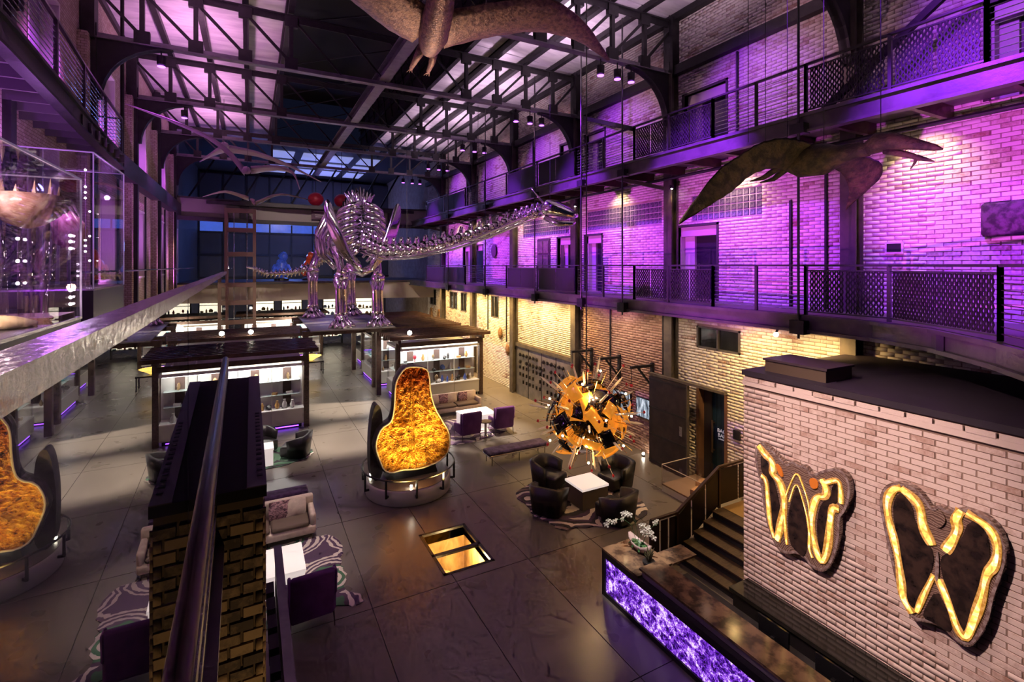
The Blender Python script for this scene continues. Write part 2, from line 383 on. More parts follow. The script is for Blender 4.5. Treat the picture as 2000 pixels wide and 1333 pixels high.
    ang = math.atan2(U[1], U[0]); sgn = 1 if np.dot(np.cross(U, Z), N) > 0 else -1
    for q in range(6):
        hw, hh, p = (bl-mort)/2, (course-mort)/2, proud*(.55+.09*q); y = -p*sgn; e = .965
        mm = MB().add([(-hw, 0, -hh), (hw, 0, -hh), (hw, 0, hh), (-hw, 0, hh), (-hw*e, y, -hh*e), (hw*e, y, -hh*e), (hw*e, y, hh*e), (-hw*e, y, hh*e)],
                      [tuple(f) for f in (FQ if sgn > 0 else FQ)]).mesh(name, mat)
        a2 = mm.attributes.new('tone', 'FLOAT', 'FACE'); a2.data.foreach_set('value', [q/5]*5); var.append(mm)
    for i in np.where(single)[0]: inst(name, var[int(rng.integers(6))], parent, C[i], ang)
    return o

# right hand wall
WX = 12.5
def wall_holes(ops, y_start): return [(y0-y_start, y1-y_start, z0, z1) for (y0, y1, z0, z1) in ops]
DOORS2 = [(10.33, 11.9, 5.63, 7.95), (15.89, 16.99, 5.63, 7.93), (17.8, 19.1, 5.63, 7.95), (27.4, 30.5, 5.63, 7.93)]
DOORS3 = [(10.0, 11.6, 9.85, 12.2), (15.69, 16.95, 9.85, 12.15), (17.7, 18.86, 9.85, 12.15), (28.2, 29.9, 9.85, 12.2), (2.9, 4.1, 9.85, 11.7)]
BLOCKS = [(8.84, 11.3, 8.12, 8.92), (12.61, 16.85, 8.16, 8.94), (18.2, 22.4, 8.14, 8.95)]
WINS = [(9.52, 11.09, 4.12, 4.80), (25.21, 26.23, 3.68, 4.95), (29.96, 30.94, 3.66, 4.9), (31.6, 33.06, 3.68, 4.88), (36.0, 37.4, 3.66, 4.85)]
DOOR1 = (10.02, 11.03, 0, 2.87)
ops = DOORS2+DOORS3+BLOCKS+WINS+[DOOR1]+[(19.73, 20.9, 5.63, 7.98)]
MORT = M('dark_mortar', (.30, .225, .18), .9, 0, (.38, .30, .24), 3)
wr = MB()
ye = 38.0
cuts = sorted(set([-1, ye]+[q for o in ops for q in o[:2]]))
for a, b in zip(cuts[:-1], cuts[1:]):
    mid = (a+b)/2; hs = sorted((o[2], o[3]) for o in ops if o[0] <= mid <= o[1]); z = 0
    for h0, h1 in hs:
        if h0 > z: wr.box(WX, WX+.4, a, b, z, h0)
        z = max(z, h1)
    wr.box(WX, WX+.4, a, b, z, 15)
wr.box(WX+.55, WX+.6, -1, ye, 0, 15)
wr = S(wr.build('wall_right', MORT, recalc=False))
BRW = brick_mat('painted_brick', (.74, .69, .62), (.30, .15, .105), .3, .60, zone=(12.0, 17.4, 5.3))
bricks(wr, (WX, -1, 0), (0, 1, 0), (-1, 0, 0), ye+1, 14.9, BRW, wall_holes(ops, -1), course=.092, bl=.29, mort=.016, proud=.028, seed=3)

# openings in the right hand wall
JAMB = M('pale_jamb', (.62, .57, .53), .5); DOORD = M('dark_door', (.03, .028, .034), .35, .2); DOORF = M('door_frame', (.05, .04, .04), .5)
def wall_door(i, y0, y1, z0, z1, leaf=.42, mat=DOORD):
    d = S(thing('door_%d' % i, loc=(WX, (y0+y1)/2, z0)))
    MB().box(WX-.05, WX+.1, y0-.07, y0, z0, z1+.07).box(WX-.05, WX+.1, y1, y1+.07, z0, z1+.07).box(WX-.05, WX+.1, y0-.07, y1+.07, z1, z1+.07).build('door_frame', DOORF, d)
    MB().box(WX+.1, WX+.42, y0, y0+.05, z0, z1).box(WX+.1, WX+.42, y1-.05, y1, z0, z1).box(WX+.1, WX+.42, y0, y1, z1-.3, z1).build('jamb', JAMB, d)
    ym = y0+(y1-y0)*.72
    lf = MB().box(WX+.38, WX+.43, y0+.05, ym, z0, z1-.3).build('door_leaf', mat, d); MB().box(WX+.35, WX+.38, ym-.16, ym-.1, z0+.95, z0+1.15).build('handle', SILV, lf)
    MB().box(WX+.3, WX+.43, ym, y1-.05, z0, z1-.3).build('side_panel', JAMB, d)
for i, o in enumerate(DOORS2+DOORS3): wall_door(i+1, *o)
BLOCKM = M('glass_block', (.10, .085, .14), .12, .2, (.25, .22, .30), 9, .6, 14); GROUT = M('pale_grout', (.55, .5, .52), .8)
for i, (y0, y1, z0, z1) in enumerate(BLOCKS):
    wn = S(MB().box(WX+.02, WX+.3, y0, y1, z0, z1).build('window_%d' % (i+1), GROUT))
    nx, nz = max(1, round((y1-y0)/.2)), 4; dy, dz = (y1-y0)/nx, (z1-z0)/nz; h = .013
    me = MB().add([(0, -dy/2+h, -dz/2+h), (0, dy/2-h, -dz/2+h), (0, dy/2-h, dz/2-h), (0, -dy/2+h, dz/2-h), (-.03, -dy/2+.035, -dz/2+.035), (-.03, dy/2-.035, -dz/2+.035), (-.03, dy/2-.035, dz/2-.035), (-.03, -dy/2+.035, dz/2-.035)],
                  [(7, 6, 5, 4), (4, 5, 1, 0), (5, 6, 2, 1), (6, 7, 3, 2), (7, 4, 0, 3)]).mesh('glass_block', BLOCKM)
    for a in range(nx):
        for b in range(nz): inst('glass_block', me, wn, (WX+.02, y0+dy*(a+.5), z0+dz*(b+.5)))
WINM = M('black_window', (.012, .013, .016), .08)
for i, (y0, y1, z0, z1) in enumerate(WINS):
    wn = S(thing('window_%d' % (i+4), loc=(WX, (y0+y1)/2, z0)))
    fm = MB().box(WX-.04, WX+.1, y0, y1, z0, z0+.05).box(WX-.04, WX+.1, y0, y1, z1-.05, z1).box(WX-.04, WX+.1, y0, y0+.06, z0, z1).box(WX-.04, WX+.1, y1-.06, y1, z0, z1)
    ym = (y0+y1)/2; fm.box(WX-.04, WX+.1, ym-.025, ym+.025, z0, z1).build('window_frame', FASC, wn)
    for a, b in ((y0+.06, ym-.025), (ym+.025, y1-.06)): MB().box(WX+.03, WX+.05, a, b, z0+.05, z1-.05).build('pane', WINM, wn)
# entrance with the lettered blue glass
d = S(thing('door_20', loc=(WX, 10.5, 0)))
y0, y1, z1 = 10.02, 11.03, 2.87
MB().box(WX-.05, WX+.42, y0-.06, y0+.03, 0, z1+.06).box(WX-.05, WX+.42, y1-.03, y1+.06, 0, z1+.06).box(WX-.05, WX+.42, y0-.06, y1+.06, z1-.03, z1+.06).build('door_frame', M('rust_frame', (.14, .07, .04), .6), d)
BLUEG = M('blue_door_glass', (.018, .045, .075), .12, 0, (.008, .02, .035), 3, sc=(1, 9, .2))
lf = MB().box(WX+.24, WX+.28, y0+.03, y1-.33, .04, z1-.03).build('glass_leaf', BLUEG, d)
MB().box(WX+.2, WX+.28, y1-.33, y1-.03, 0, z1-.03).build('dark_panel', DOORD, d)
MB().box(WX+.14, WX+.18, y1-.40, y1-.36, .9, 1.9).box(WX+.16, WX+.24, y1-.40, y1-.36, .95, .99).box(WX+.16, WX+.24, y1-.40, y1-.36, 1.8, 1.84).build('handle', M('bronze', (.3, .2, .12), .35, .8), lf)
def text(s, loc, size, mat, parent, rot):
    c = bpy.data.curves.new('lettering', 'FONT'); c.body = s; c.size = size; c.align_x = 'CENTER'; c.align_y = 'CENTER'; c.extrude = .003; c.materials.append(mat)
    o = bpy.data.objects.new('lettering', c); COL.objects.link(o); o.parent = parent; o.location = Vector(loc)-OFF[parent]; o.rotation_euler = rot; OFF[o] = OFF[parent]; return o
LETM = M('white_letter', (.85, .85, .85), .5, e=(1, 1, 1), es=.25)
RW = (PI/2, 0, -PI/2)
for s, z, sz in (('BAO', 1.62, .16), ('BAB', 1.48, .16), ('LOUNGE', 1.37, .06)): text(s, (WX+.23, 10.36, z), sz, LETM, lf, RW)

# steel columns, longitudinal beams on the wall
TY = [6.45, 12.02, 17.45, 23.1, 28.5, 34.05]
colm = MB().box(-.17, .17, -.17, -.14, 0, 13).box(-.17, .17, .14, .17, 0, 13).box(-.02, .02, -.14, .14, 0, 13)
COLM = M('column_steel', (.10, .085, .075), .5, .3, (.15, .125, .10), 3)
for i, y in enumerate(TY):
    c = S(thing('trim_%d' % (i+1), loc=(WX-.18, y, 0)))
    MB().box(WX-.35, WX-.31, y-.17, y+.17, 0, 13).build('flange', COLM, c); MB().box(WX-.06, WX-.02, y-.17, y+.17, 0, 13).build('flange', COLM, c)
    MB().box(WX-.31, WX-.06, y-.02, y+.02, 0, 13).build('web', COLM, c)
for i, (z0, z1) in enumerate(((12.95, 13.25), (14.75, 15.05))): S(MB().box(WX-.25, WX-.03, -1, ye, z0, z1).build('trim_%d' % (i+10), STEEL))

# left hand wall
WL = -4.1
LBR = None
def left_mat():
    mt, t, b, out = nt('left_brick'); b.inputs['Roughness'].default_value = .8
    g = t.nodes.new('ShaderNodeNewGeometry'); sp = t.nodes.new('ShaderNodeSeparateXYZ'); cb = t.nodes.new('ShaderNodeCombineXYZ')
    t.links.new(g.outputs['Position'], sp.inputs[0])
    ad = t.nodes.new('ShaderNodeMath'); t.links.new(sp.outputs['X'], ad.inputs[0]); t.links.new(sp.outputs['Y'], ad.inputs[1]); t.links.new(ad.outputs[0], cb.inputs[0]); t.links.new(sp.outputs['Z'], cb.inputs[1])
    br = t.nodes.new('ShaderNodeTexBrick'); br.inputs['Scale'].default_value = 3.4; br.inputs['Color1'].default_value = (.55, .46, .42, 1); br.inputs['Color2'].default_value = (.40, .30, .25, 1); br.inputs['Mortar'].default_value = (.18, .12, .1, 1)
    t.links.new(cb.outputs[0], br.inputs['Vector']); t.links.new(br.outputs['Color'], b.inputs['Base Color']); return mt
LBR = left_mat(); LREV = M('white_reveal', (.72, .68, .68), .6)
wl = S(MB().box(WL-.5, WL-.4, -3, 38, 0, 15).build('wall_left', LBR))
lw = []
for i in range(7):
    y = 6.45+5.5*i-2.75; lw += [(y-.95, y+.95, 6.2, 9.0), (y-.95, y+.95, 10.4, 13.0)]
cuts = sorted(set([-3, 38]+[q for o in lw for q in o[:2] if -3 < q < 38])); mb = MB()
for a, b in zip(cuts[:-1], cuts[1:]):
    mid = (a+b)/2; z = 0
    for h0, h1 in sorted((o[2], o[3]) for o in lw if o[0] <= mid <= o[1]):
        mb.box(WL-.4, WL, a, b, z, h0); z = h1
    mb.box(WL-.4, WL, a, b, z, 15)
mb.build('brick_facing', LBR, wl, recalc=False)
for i, (y0, y1, z0, z1) in enumerate(lw):
    if y0 > 37: continue
    wn = S(thing('window_%d' % (i+20), loc=(WL, (y0+y1)/2, z0)))
    MB().box(WL-.38, WL+.02, y0-.02, y0+.05, z0, z1).box(WL-.38, WL+.02, y1-.05, y1+.02, z0, z1).box(WL-.38, WL+.02, y0, y1, z0-.02, z0+.05).box(WL-.38, WL+.02, y0, y1, z1-.05, z1+.02).build('window_frame', LREV, wn)
    for k in range(2):
        a = y0+.05+(y1-y0-.1)*k/2; MB().box(WL-.35, WL-.33, a+.02, a+(y1-y0-.1)/2-.02, z0+.05, z1-.05).build('pane', M('lilac_blind', (.35, .28, .42), .6) if (i+k) == 0 else bpy.data.materials['lilac_blind'], wn)
for i, y in enumerate(TY):
    p = S(thing('trim_%d' % (i+30), loc=(WL, y, 0)))
    MB().box(WL, WL+.22, y-.42, y+.42, 0, 13).build('pilaster', LBR, p); MB().box(WL+.22, WL+.34, y-.12, y+.12, 0, 13).build('stanchion', STEEL, p)
S(MB().box(WL, WL+.35, 18, 38, 9.75, 10.45).build('trim_40', STEEL)); S(MB().box(WL, WL+.1, -3, 38, 14.75, 15.05).build('trim_41', STEEL))
S(MB().tube([(WL+.9, 13, 6.55), (WL+.9, 37, 6.55)], .03, 6).build('trim_42', STEEL))
# drain pipes on both walls
CPL = ['third storey, over the gliding reptile', 'ground storey, in the bare brick bay', 'third storey, past the third truss', 'ground storey, by the bare bay edge', 'second storey, beside the nearest steel column', 'ground storey, left of the tool board', 'second storey, beside the block window', 'ground storey, next to the narrow windows', 'violet side, first from the vitrines', 'violet side, second from the vitrines', 'violet side, third from the vitrines']
for i, (x, y, z0, z1) in enumerate(((WX-.06, 9.6, 10.0, 12.9), (WX-.06, 15.3, 2.2, 5.2), (WX-.06, 21.3, 10.0, 12.9), (WX-.06, 12.5, 2.9, 5.2), (WX-.06, 7.1, 5.63, 9.5), (WX-.06, 24.2, 2.5, 5.2), (WX-.06, 8.0, 5.63, 8.4), (WX-.06, 26.6, 2.9, 5.2), (WL+.04, 21.5, 4.5, 9.7), (WL+.04, 26.5, 4.5, 9.7), (WL+.04, 32, 4.5, 9.7))):
    tag(MB().tube([(x, y, z0), (x, y, z1)], .035, 8).build('conduit_pipe', STEEL), 'thin dark conduit on the brick wall, '+CPL[i], 'pipe', 'conduits on the walls')

# ------------------------------------------------------------------ roof: panels, purlins, monitor, trusses
ce = S(MB().box(WL-.4, 1.1, -3, 38, 15.32, 15.4).box(7.3, WX+.4, -3, 38, 15.32, 15.4).build('ceiling', DARK))
pe = [-3] + TY + [38]
pl = [WL, -2.75, -1.45, -.15, 1.15]; pr_ = [7.25, 8.55, 9.85, 11.15, WX]
for edges, sg in ((pl, -1), (pr_, 1)):
    for k in range(4):
        x0, x1 = edges[k]+.06, edges[k+1]-.06
        for a, b in zip(pe[:-1], pe[1:]):
            sgm = MB(); zc = lambda x: 15.22-.05*(abs(x-4.2)-3)
            sgm.add([(x0, a+.03, zc(x0)), (x1, a+.03, zc(x1)), (x1, b-.03, zc(x1)), (x0, b-.03, zc(x0)), (x0, a+.03, zc(x0)+.05), (x1, a+.03, zc(x1)+.05), (x1, b-.03, zc(x1)+.05), (x0, b-.03, zc(x0)+.05)],
                    [(3, 2, 1, 0), (4, 5, 6, 7), (0, 1, 5, 4), (1, 2, 6, 5), (2, 3, 7, 6), (3, 0, 4, 7)])
            sgm.build('roof_panel', ROOF, ce, recalc=False)
    for x in edges: MB().box(x-.09, x+.09, -3, 38, 14.84, 15.06).build('purlin', STEEL, ce)
mo = MB().box(1.0, 1.15, -3, 38, 15, 18.4).box(7.25, 7.4, -3, 38, 15, 18.4).box(1, 7.4, -3, 38, 18.4, 18.6); mo.build('roof_monitor', DARK, ce)
for y in np.arange(2, 36, 1.39):
    for x, s in ((1.2, 1), (7.2, -1)): MB().bar((x, y, 15.3), (x+s*.25, y+.4, 18), .06, .06).build('louvre_post', STEEL, ce)
    if int(y*10) % 3 == 0: MB().bar((1.2, y, 15.1), (7.2, y+1.2, 17.6), .05, .05).build('wind_brace', STEEL, ce)
for z in (16.0, 16.7, 17.4):
    for x in (1.25, 7.15): MB().box(x-.03, x+.03, -3, 38, z, z+.25).build('louvre', M('louvre_dark', (.05, .045, .06), .3, .6) if 'louvre_dark' not in bpy.data.materials else bpy.data.materials['louvre_dark'], ce)
rb = S(MB().box(3.95, 4.3, -3, 38, 13.15, 13.2).box(4.09, 4.16, -3, 38, 13.2, 13.55).box(3.95, 4.3, -3, 38, 13.55, 13.6).build('trim_50', LAV))
def truss():
    t = local('roof_truss', None, None, (0, 0, 0), kind='structure')
    ZB, ZT = 13.04, 14.75
    MB().box(WL, WX, -.12, .12, ZB-.05, ZB-.02).box(WL, WX, -.02, .02, ZB-.02, ZB+.12).build('bottom_chord', LAV, t)
    MB().box(WL, WX, -.1, .1, ZT-.02, ZT+.02).box(WL, WX, -.02, .02, ZT-.2, ZT).build('top_chord', STEEL, t)
    nodes = [1.15, -.15, -1.45, -2.75, -3.95]
    for sg in (0, 1):
        X = [(x if not sg else 8.4-x) for x in nodes]
        for i, x in enumerate(X):
            MB().box(x-.06, x+.06, -.06, .06, ZB, ZT).build('vertical', STEEL, t)
            MB().box(x-.19, x+.19, -.075, .075, ZB-.02, ZB+.36).build('gusset_plate', STEEL, t)
            MB().box(x-.19, x+.19, -.075, .075, ZT-.36, ZT).build('gusset_plate', STEEL, t)
            if i < 4: MB().bar((x, 0, ZB+.2), (X[i+1], 0, ZT-.2), .08, .08).build('diagonal', STEEL, t)
        # arched bracket at the wall
        w = WX-.3 if sg else WL+.3; s = -1 if sg else 1
        arc = [(1.75*(1-math.cos(q*PI/2/10))**1.0, 1.75*math.sin(q*PI/2/10)) for q in range(11)]
        poly = [(0, 0), (1.85, 0)]+[(1.75-1.62*math.sin(q*PI/2/9), -.1-1.62*(1-math.cos(q*PI/2/9))) for q in range(10)]+[(0, -1.75)]
        MB().prism(poly, lambda u, v, ww: (w+s*u, ww, ZB+v), -.06, .06).build('bracket_arch', STEEL, t)
        ac = [(1.75-1.62*math.sin(q*PI/2/9), -.1-1.62*(1-math.cos(q*PI/2/9))) for q in range(10)]
        f = MB()
        for p, q in zip(ac[:-1], ac[1:]): f.bar((w+s*p[0], 0, ZB+p[1]), (w+s*q[0], 0, ZB+q[1]), .22, .03, (0, 1, 0)) if 0 else f.add([(w+s*p[0], -.12, ZB+p[1]), (w+s*p[0], .12, ZB+p[1]), (w+s*q[0], .12, ZB+q[1]), (w+s*q[0], -.12, ZB+q[1]), (w+s*(p[0]+.0), -.12, ZB+p[1]+.03), (w+s*p[0], .12, ZB+p[1]+.03), (w+s*q[0], .12, ZB+q[1]+.03), (w+s*q[0], -.12, ZB+q[1]+.03)], [(0, 1, 2, 3), (7, 6, 5, 4), (0, 4, 5, 1), (2, 6, 7, 3), (0, 3, 7, 4), (1, 5, 6, 2)])
        f.build('bracket_flange', BROWN if 0 else STEEL, t)
        MB().box(w-s*.28, w+s*.02, -.2, .2, ZB-.1, ZT+.1).build('bearing_post', STEEL, t)
    # light lattice in the monitor
    for a, b in ((1.15, 2.7), (2.7, 4.2), (4.2, 5.7), (5.7, 7.25)):
        MB().bar((a, 0, ZT), (b, 0, ZB+.1), .06, .06).build('lattice_bar', STEEL, t)
    return t
tr0 = truss(); tr0.location = (0, TY[0], 0)
for y in TY[1:]: dup(tr0, None, (0, y, 0))
# stage lamps hung from the right hand ends of the trusses
def stage_lamp():
    l = local('stage_lamp', 'round black stage lamp with a glowing violet lens hung from a roof truss', 'stage lamp', (0, 0, 0), 0, 'stage lamps under the roof trusses')
    MB().tube([(0, 0, 0), (0, 0, -.22)], .02, 6).build('hanger', STEEL, l)
    cn = MB().lathe([(.05, 0), (.11, .05), (.12, .28)], (0, 0, -.5), 12).build('can', STEEL, l)
    MB().lathe([(.1, 0), (.1, .02)], (0, 0, -.52), 12).build('lens', M('violet_lens', (.4, .1, 1), .3, e=(.45, .1, 1), es=6), cn)
    return l
sl = stage_lamp(); first = True
for y in TY[1:]:
    for q, x in enumerate((9.4, 10.05, 10.6)):
        o = sl if first else dup(sl); first = False; o.location = (x, y, 12.99)
        o['label'] = 'black stage lamp with violet lens, %s from the wall, on the %s truss' % (('third', 'second', 'first')[q], ('nearest', 'second', 'third', 'fourth', 'farthest')[TY.index(y)-1])
for y in TY[1:4]:
    o = dup(sl); o.location = (-2.3, y, 12.99); o['label'] = 'black stage lamp on the violet side, hung from the %s truss' % ('nearest', 'second', 'third')[TY.index(y)-1]
# ------------------------------------------------------------------ galleries on the right
GX = 10.75
def ribbon_deck(name, path, z0, z1, w, mat, inner=None):
    """fascia beam following a plan path"""
    mb = MB()
    for p, q in zip(path[:-1], path[1:]):
        d = Vector((q[0]-p[0], q[1]-p[1], 0)).normalized(); n = Vector((-d.y, d.x, 0))
        mb.bar((p[0], p[1], (z0+z1)/2), (q[0], q[1], (z0+z1)/2), w, z1-z0)
    return mb
LOWP = [(GX, 37), (GX, 6.4), (10.68, 5.2), (10.3, 4.1), (9.33, 2.96), (8.1, 1.9), (6.8, 1.2)]
g2 = S(thing('gallery_lower', loc=(11.6, 15, 5.23)))
MB().prism([(WX, 37), (WX, -1), (7, -1), (6.8, 1.2), (8.1, 1.9), (9.33, 2.96), (10.3, 4.1), (10.68, 5.2), (GX, 6.4), (GX, 37)], lambda u, v, ww: (u, v, ww), 5.55, 5.63).build('deck', M('gallery_deck', (.14, .12, .12), .5), g2)
ribbon_deck('f', LOWP, 5.30, 5.55, .05, FASC).build('fascia_web', FASC, g2)
ribbon_deck('f', LOWP, 5.55, 5.62, .20, FASC).build('top_flange', FASC, g2); ribbon_deck('f', LOWP, 5.23, 5.30, .20, FASC).build('bottom_flange', FASC, g2)
for y in np.arange(2.5, 37, 1.39): MB().box(GX if y > 5 else 10, WX, y-.05, y+.05, 5.3, 5.55).build('joist', STEEL, g2)
g3 = S(thing('gallery_upper', loc=(11.6, 15, 9.6)))
MB().box(GX, WX, -1, 37, 9.9, 9.98).build('deck', M('upper_deck', (.10, .09, .09), .5), g3)
UPP = [(GX, 37), (GX, -1)]
ribbon_deck('f', UPP, 9.66, 9.98, .05, FASC).build('fascia_web', FASC, g3); ribbon_deck('f', UPP, 9.96, 10.03, .2, FASC).build('top_flange', FASC, g3); ribbon_deck('f', UPP, 9.60, 9.66, .2, FASC).build('bottom_flange', FASC, g3)
for y in np.arange(.5, 37, 1.39): MB().box(GX, WX, y-.05, y+.05, 9.62, 9.9).build('joist', BROWN, g3)
for i, y in enumerate(TY): MB().bar((GX+.1, y+1.0, 9.62), (WX-.1, y, 9.2), .08, .12).build('brace', COLM, g3)
for zz, nm in ((9.5, 'trim_60'), (5.18, 'trim_61')): S(MB().tube([(11.9, -1, zz), (11.9, 37, zz)], .05, 8).build(nm, STEEL))

# railings ---------------------------------------------------------------
lat = {}
def lattice_mesh(wd, ht):
    k = (round(wd, 2), round(ht, 2))
    if k in lat: return lat[k]
    mb = MB(); n = max(2, round(wd/.046)); step = wd/n; seg = 28
    for i in range(n+1):
        x = -wd/2+step*i
        for j in range(seg):
            za, zb = ht*j/seg, ht*(j+1)/seg
            f = lambda z: x+(.0125 if i % 2 else -.0125)*math.cos(2*PI*z/.125)
            mb.add([(f(za)-.0135, -.008, za), (f(za)+.0135, -.008, za), (f(zb)+.0135, -.008, zb), (f(zb)-.0135, -.008, zb), (f(za)-.0135, .008, za), (f(za)+.0135, .008, za), (f(zb)+.0135, .008, zb), (f(zb)-.0135, .008, zb)],
                   [(0, 1, 2, 3), (7, 6, 5, 4), (0, 3, 7, 4), (1, 5, 6, 2)])
    lat[k] = mb.mesh('lattice_panel', STEEL); return lat[k]
solid = {}
def panel_mesh(wd, ht):
    k = (round(wd, 2), round(ht, 2))
    if k not in solid: solid[k] = MB().box(-wd/2, wd/2, -.008, .008, 0, ht).mesh('mesh_panel', M('fine_mesh_panel', (.03, .027, .03), .6, .4) if 'fine_mesh_panel' not in bpy.data.materials else bpy.data.materials['fine_mesh_panel'])
    return solid[k]
def railing(label, pts, zd, kind, group=None):
    r = thing('balcony_railing', label, 'railing', (pts[0][0], pts[0][1], zd), group)
    for p in pts: MB().box(p[0]-.03, p[0]+.03, p[1]-.03, p[1]+.03, zd, zd+1.07).build('post', RAILM, r)
    for p, q in zip(pts[:-1], pts[1:]):
        MB().bar((p[0], p[1], zd+1.07), (q[0], q[1], zd+1.07), .06, .045).build('top_rail', RAILM, r)
        d = Vector((q[0]-p[0], q[1]-p[1], 0)); L = d.length; an = math.atan2(d.y, d.x)
        if kind == 'cable':
            for k in range(9): MB().tube([(p[0], p[1], zd+.1+.103*k), (q[0], q[1], zd+.1+.103*k)], .009, 5).build('cable', SILV, r)
        else:
            MB().bar((p[0], p[1], zd+.96), (q[0], q[1], zd+.96), .03, .03).build('mid_rail', RAILM, r); MB().bar((p[0], p[1], zd+.07), (q[0], q[1], zd+.07), .03, .03).build('mid_rail', RAILM, r)
            w2 = (L-.3)/2; near = math.hypot(p[0], p[1]) < 17
            for s in (.27, .73):
                c = Vector((p[0], p[1], zd+.09))+d*s
                inst('lattice_panel' if near else 'mesh_panel', (lattice_mesh if near else panel_mesh)(w2, .86), r, c, an)
    return r
spans = [('lattice', [(GX, 12.04), (GX, 10.6), (GX, 9.02)], 'bay facing the doorway beside the glass-block windows'), ('cable', [(GX, 9.02), (GX, 7.76), (GX, 6.56)], 'bay in front of the violet patch of wall'),
         ('lattice', [(GX, 6.56), (10.72, 4.95), (9.4, 2.96)], 'curving bay at the near end'), ('cable', [(GX, 15.2), (GX, 13.6), (GX, 12.04)], 'bay behind the hanging rods'),
         ('lattice', [(GX, 20.9), (GX, 18.05), (GX, 15.2)], 'bay of dark panels near the old shutter'), ('cable', [(GX, 26), (GX, 23.4), (GX, 20.9)], 'bay below the small round plaque'), ('lattice', [(GX, 33), (GX, 29.5), (GX, 26)], 'farthest dark panelled bay'), ('cable', [(9.4, 2.96), (8.2, 1.9), (6.9, 1.2)], 'last bay at the picture edge')]
for k, p, s in spans: railing('%s railing of the lower gallery, %s' % ('lattice panel' if k == 'lattice' else 'steel cable', s), p, 5.63, k, 'lower gallery railings')
ups = [('lattice', [(GX, 12.04), (GX, 10.6), (GX, 9.02)], 'bay in front of the lit doorway'), ('cable', [(GX, 9.02), (GX, 7.76), (GX, 6.56)], 'bay above the gliding reptile'), ('lattice', [(GX, 6.56), (GX, 4.95), (GX, 3.55)], 'nearest pair of lattice panels'),
       ('cable', [(GX, 3.55), (GX, 2.0)], 'last bay by the blue door'), ('cable', [(GX, 15.2), (GX, 13.6), (GX, 12.04)], 'bay in front of the second doorway'), ('lattice', [(GX, 20.9), (GX, 18.05), (GX, 15.2)], 'bay behind the dinosaur head'),
       ('cable', [(GX, 26), (GX, 23.4), (GX, 20.9)], 'bay past the third truss'), ('lattice', [(GX, 33), (GX, 29.5), (GX, 26)], 'farthest bay under the roof')]
for k, p, s in ups: railing('%s railing of the upper gallery, %s' % ('lattice panel' if k == 'lattice' else 'steel cable', s), p, 10.03, k, 'upper gallery railings')
tag(MB().bar((11.6, 6.9, 10.1), (11.6, 3.6, 12.4), .1, .14).build('diagonal_bar', STEEL), 'dark diagonal bar rising behind the upper lattice railing', 'strut')  # dark slanting bar behind the railing
tag(MB().bar((12.1, 17.4, 13.1), (10.8, 12.1, 11.05), .1, .14).build('diagonal_bar', STEEL), 'long dark diagonal strut falling from a truss end to the upper railing', 'strut')
# hanger rods and clamps of the galleries
RODS = [(14.7, 'between sculpture and unpainted brick bay'), (12.45, 'beside the unpainted brick bay'), (6.64, 'in front of the curving gallery'), (18.02, 'beside the dinosaur head'), (23.0, 'past the dinosaur head'), (28.4, 'beside the dinosaur neck')]
for y, s in RODS:
    r = thing('hanger_rod', 'thin vertical steel hanger rod '+s, 'rod', (GX-.14, y, 5.1), 'gallery hanger rods')
    MB().tube([(GX-.14, y, 5.1), (GX-.14, y, 14.7)], .028, 8).build('rod', RAILM, r); MB().box(GX-.22, GX+.02, y-.16, y+.16, 5.2, 5.5).build('clamp', STEEL, r); MB().box(GX-.22, GX+.02, y-.16, y+.16, 9.58, 9.8).build('clamp', STEEL, r)

# ------------------------------------------------------------------ upper gallery on the left, curved towards the wall
g4 = S(thing('gallery_left', loc=(-3.4, 10, 9.6)))
LE = [(-2.75, -2), (-2.9, 8.8), (-3.05, 11.5), (-3.2, 13.8), (-3.32, 16.2), (-3.4, 18.5)]
MB().prism(LE+[(-4.1, 18.5), (-4.1, -2)], lambda u, v, ww: (u, v, ww), 9.86, 9.94).build('deck', STEEL, g4)
ribbon_deck('f', LE, 9.6, 9.95, .06, FASC).build('fascia_web', M('left_fascia', (.07, .06, .065), .45, .3), g4); ribbon_deck('f', LE, 9.93, 9.99, .18, FASC).build('top_flange', STEEL, g4); ribbon_deck('f', LE, 9.55, 9.6, .18, FASC).build('bottom_flange', STEEL, g4)
for y in np.arange(4, 18.4, .72): MB().box(-4.1, -3.0-.02*(y-8), y-.03, y+.03, 9.64, 9.86).build('joist', M('joist_grey', (.1, .09, .09), .5) if 'joist_grey' not in bpy.data.materials else bpy.data.materials['joist_grey'], g4)
railing('cable railing of the curved left gallery, ending in a corner return at the brick wall', [(-2.86, 6.5), (-2.9, 8.8), (-3.05, 11.5), (-3.2, 13.8), (-3.32, 16.2), (-3.4, 18.4), (-4.05, 18.4)], 9.99, 'cable')
tag(MB().tube([(-3.4, 18.5, 9.45), (-3.4, 18.5, 14.75)], .05, 8).build('hanger_rod', STEEL), 'dark hanger rod at the corner of the curved left gallery', 'rod', 'gallery hanger rods')

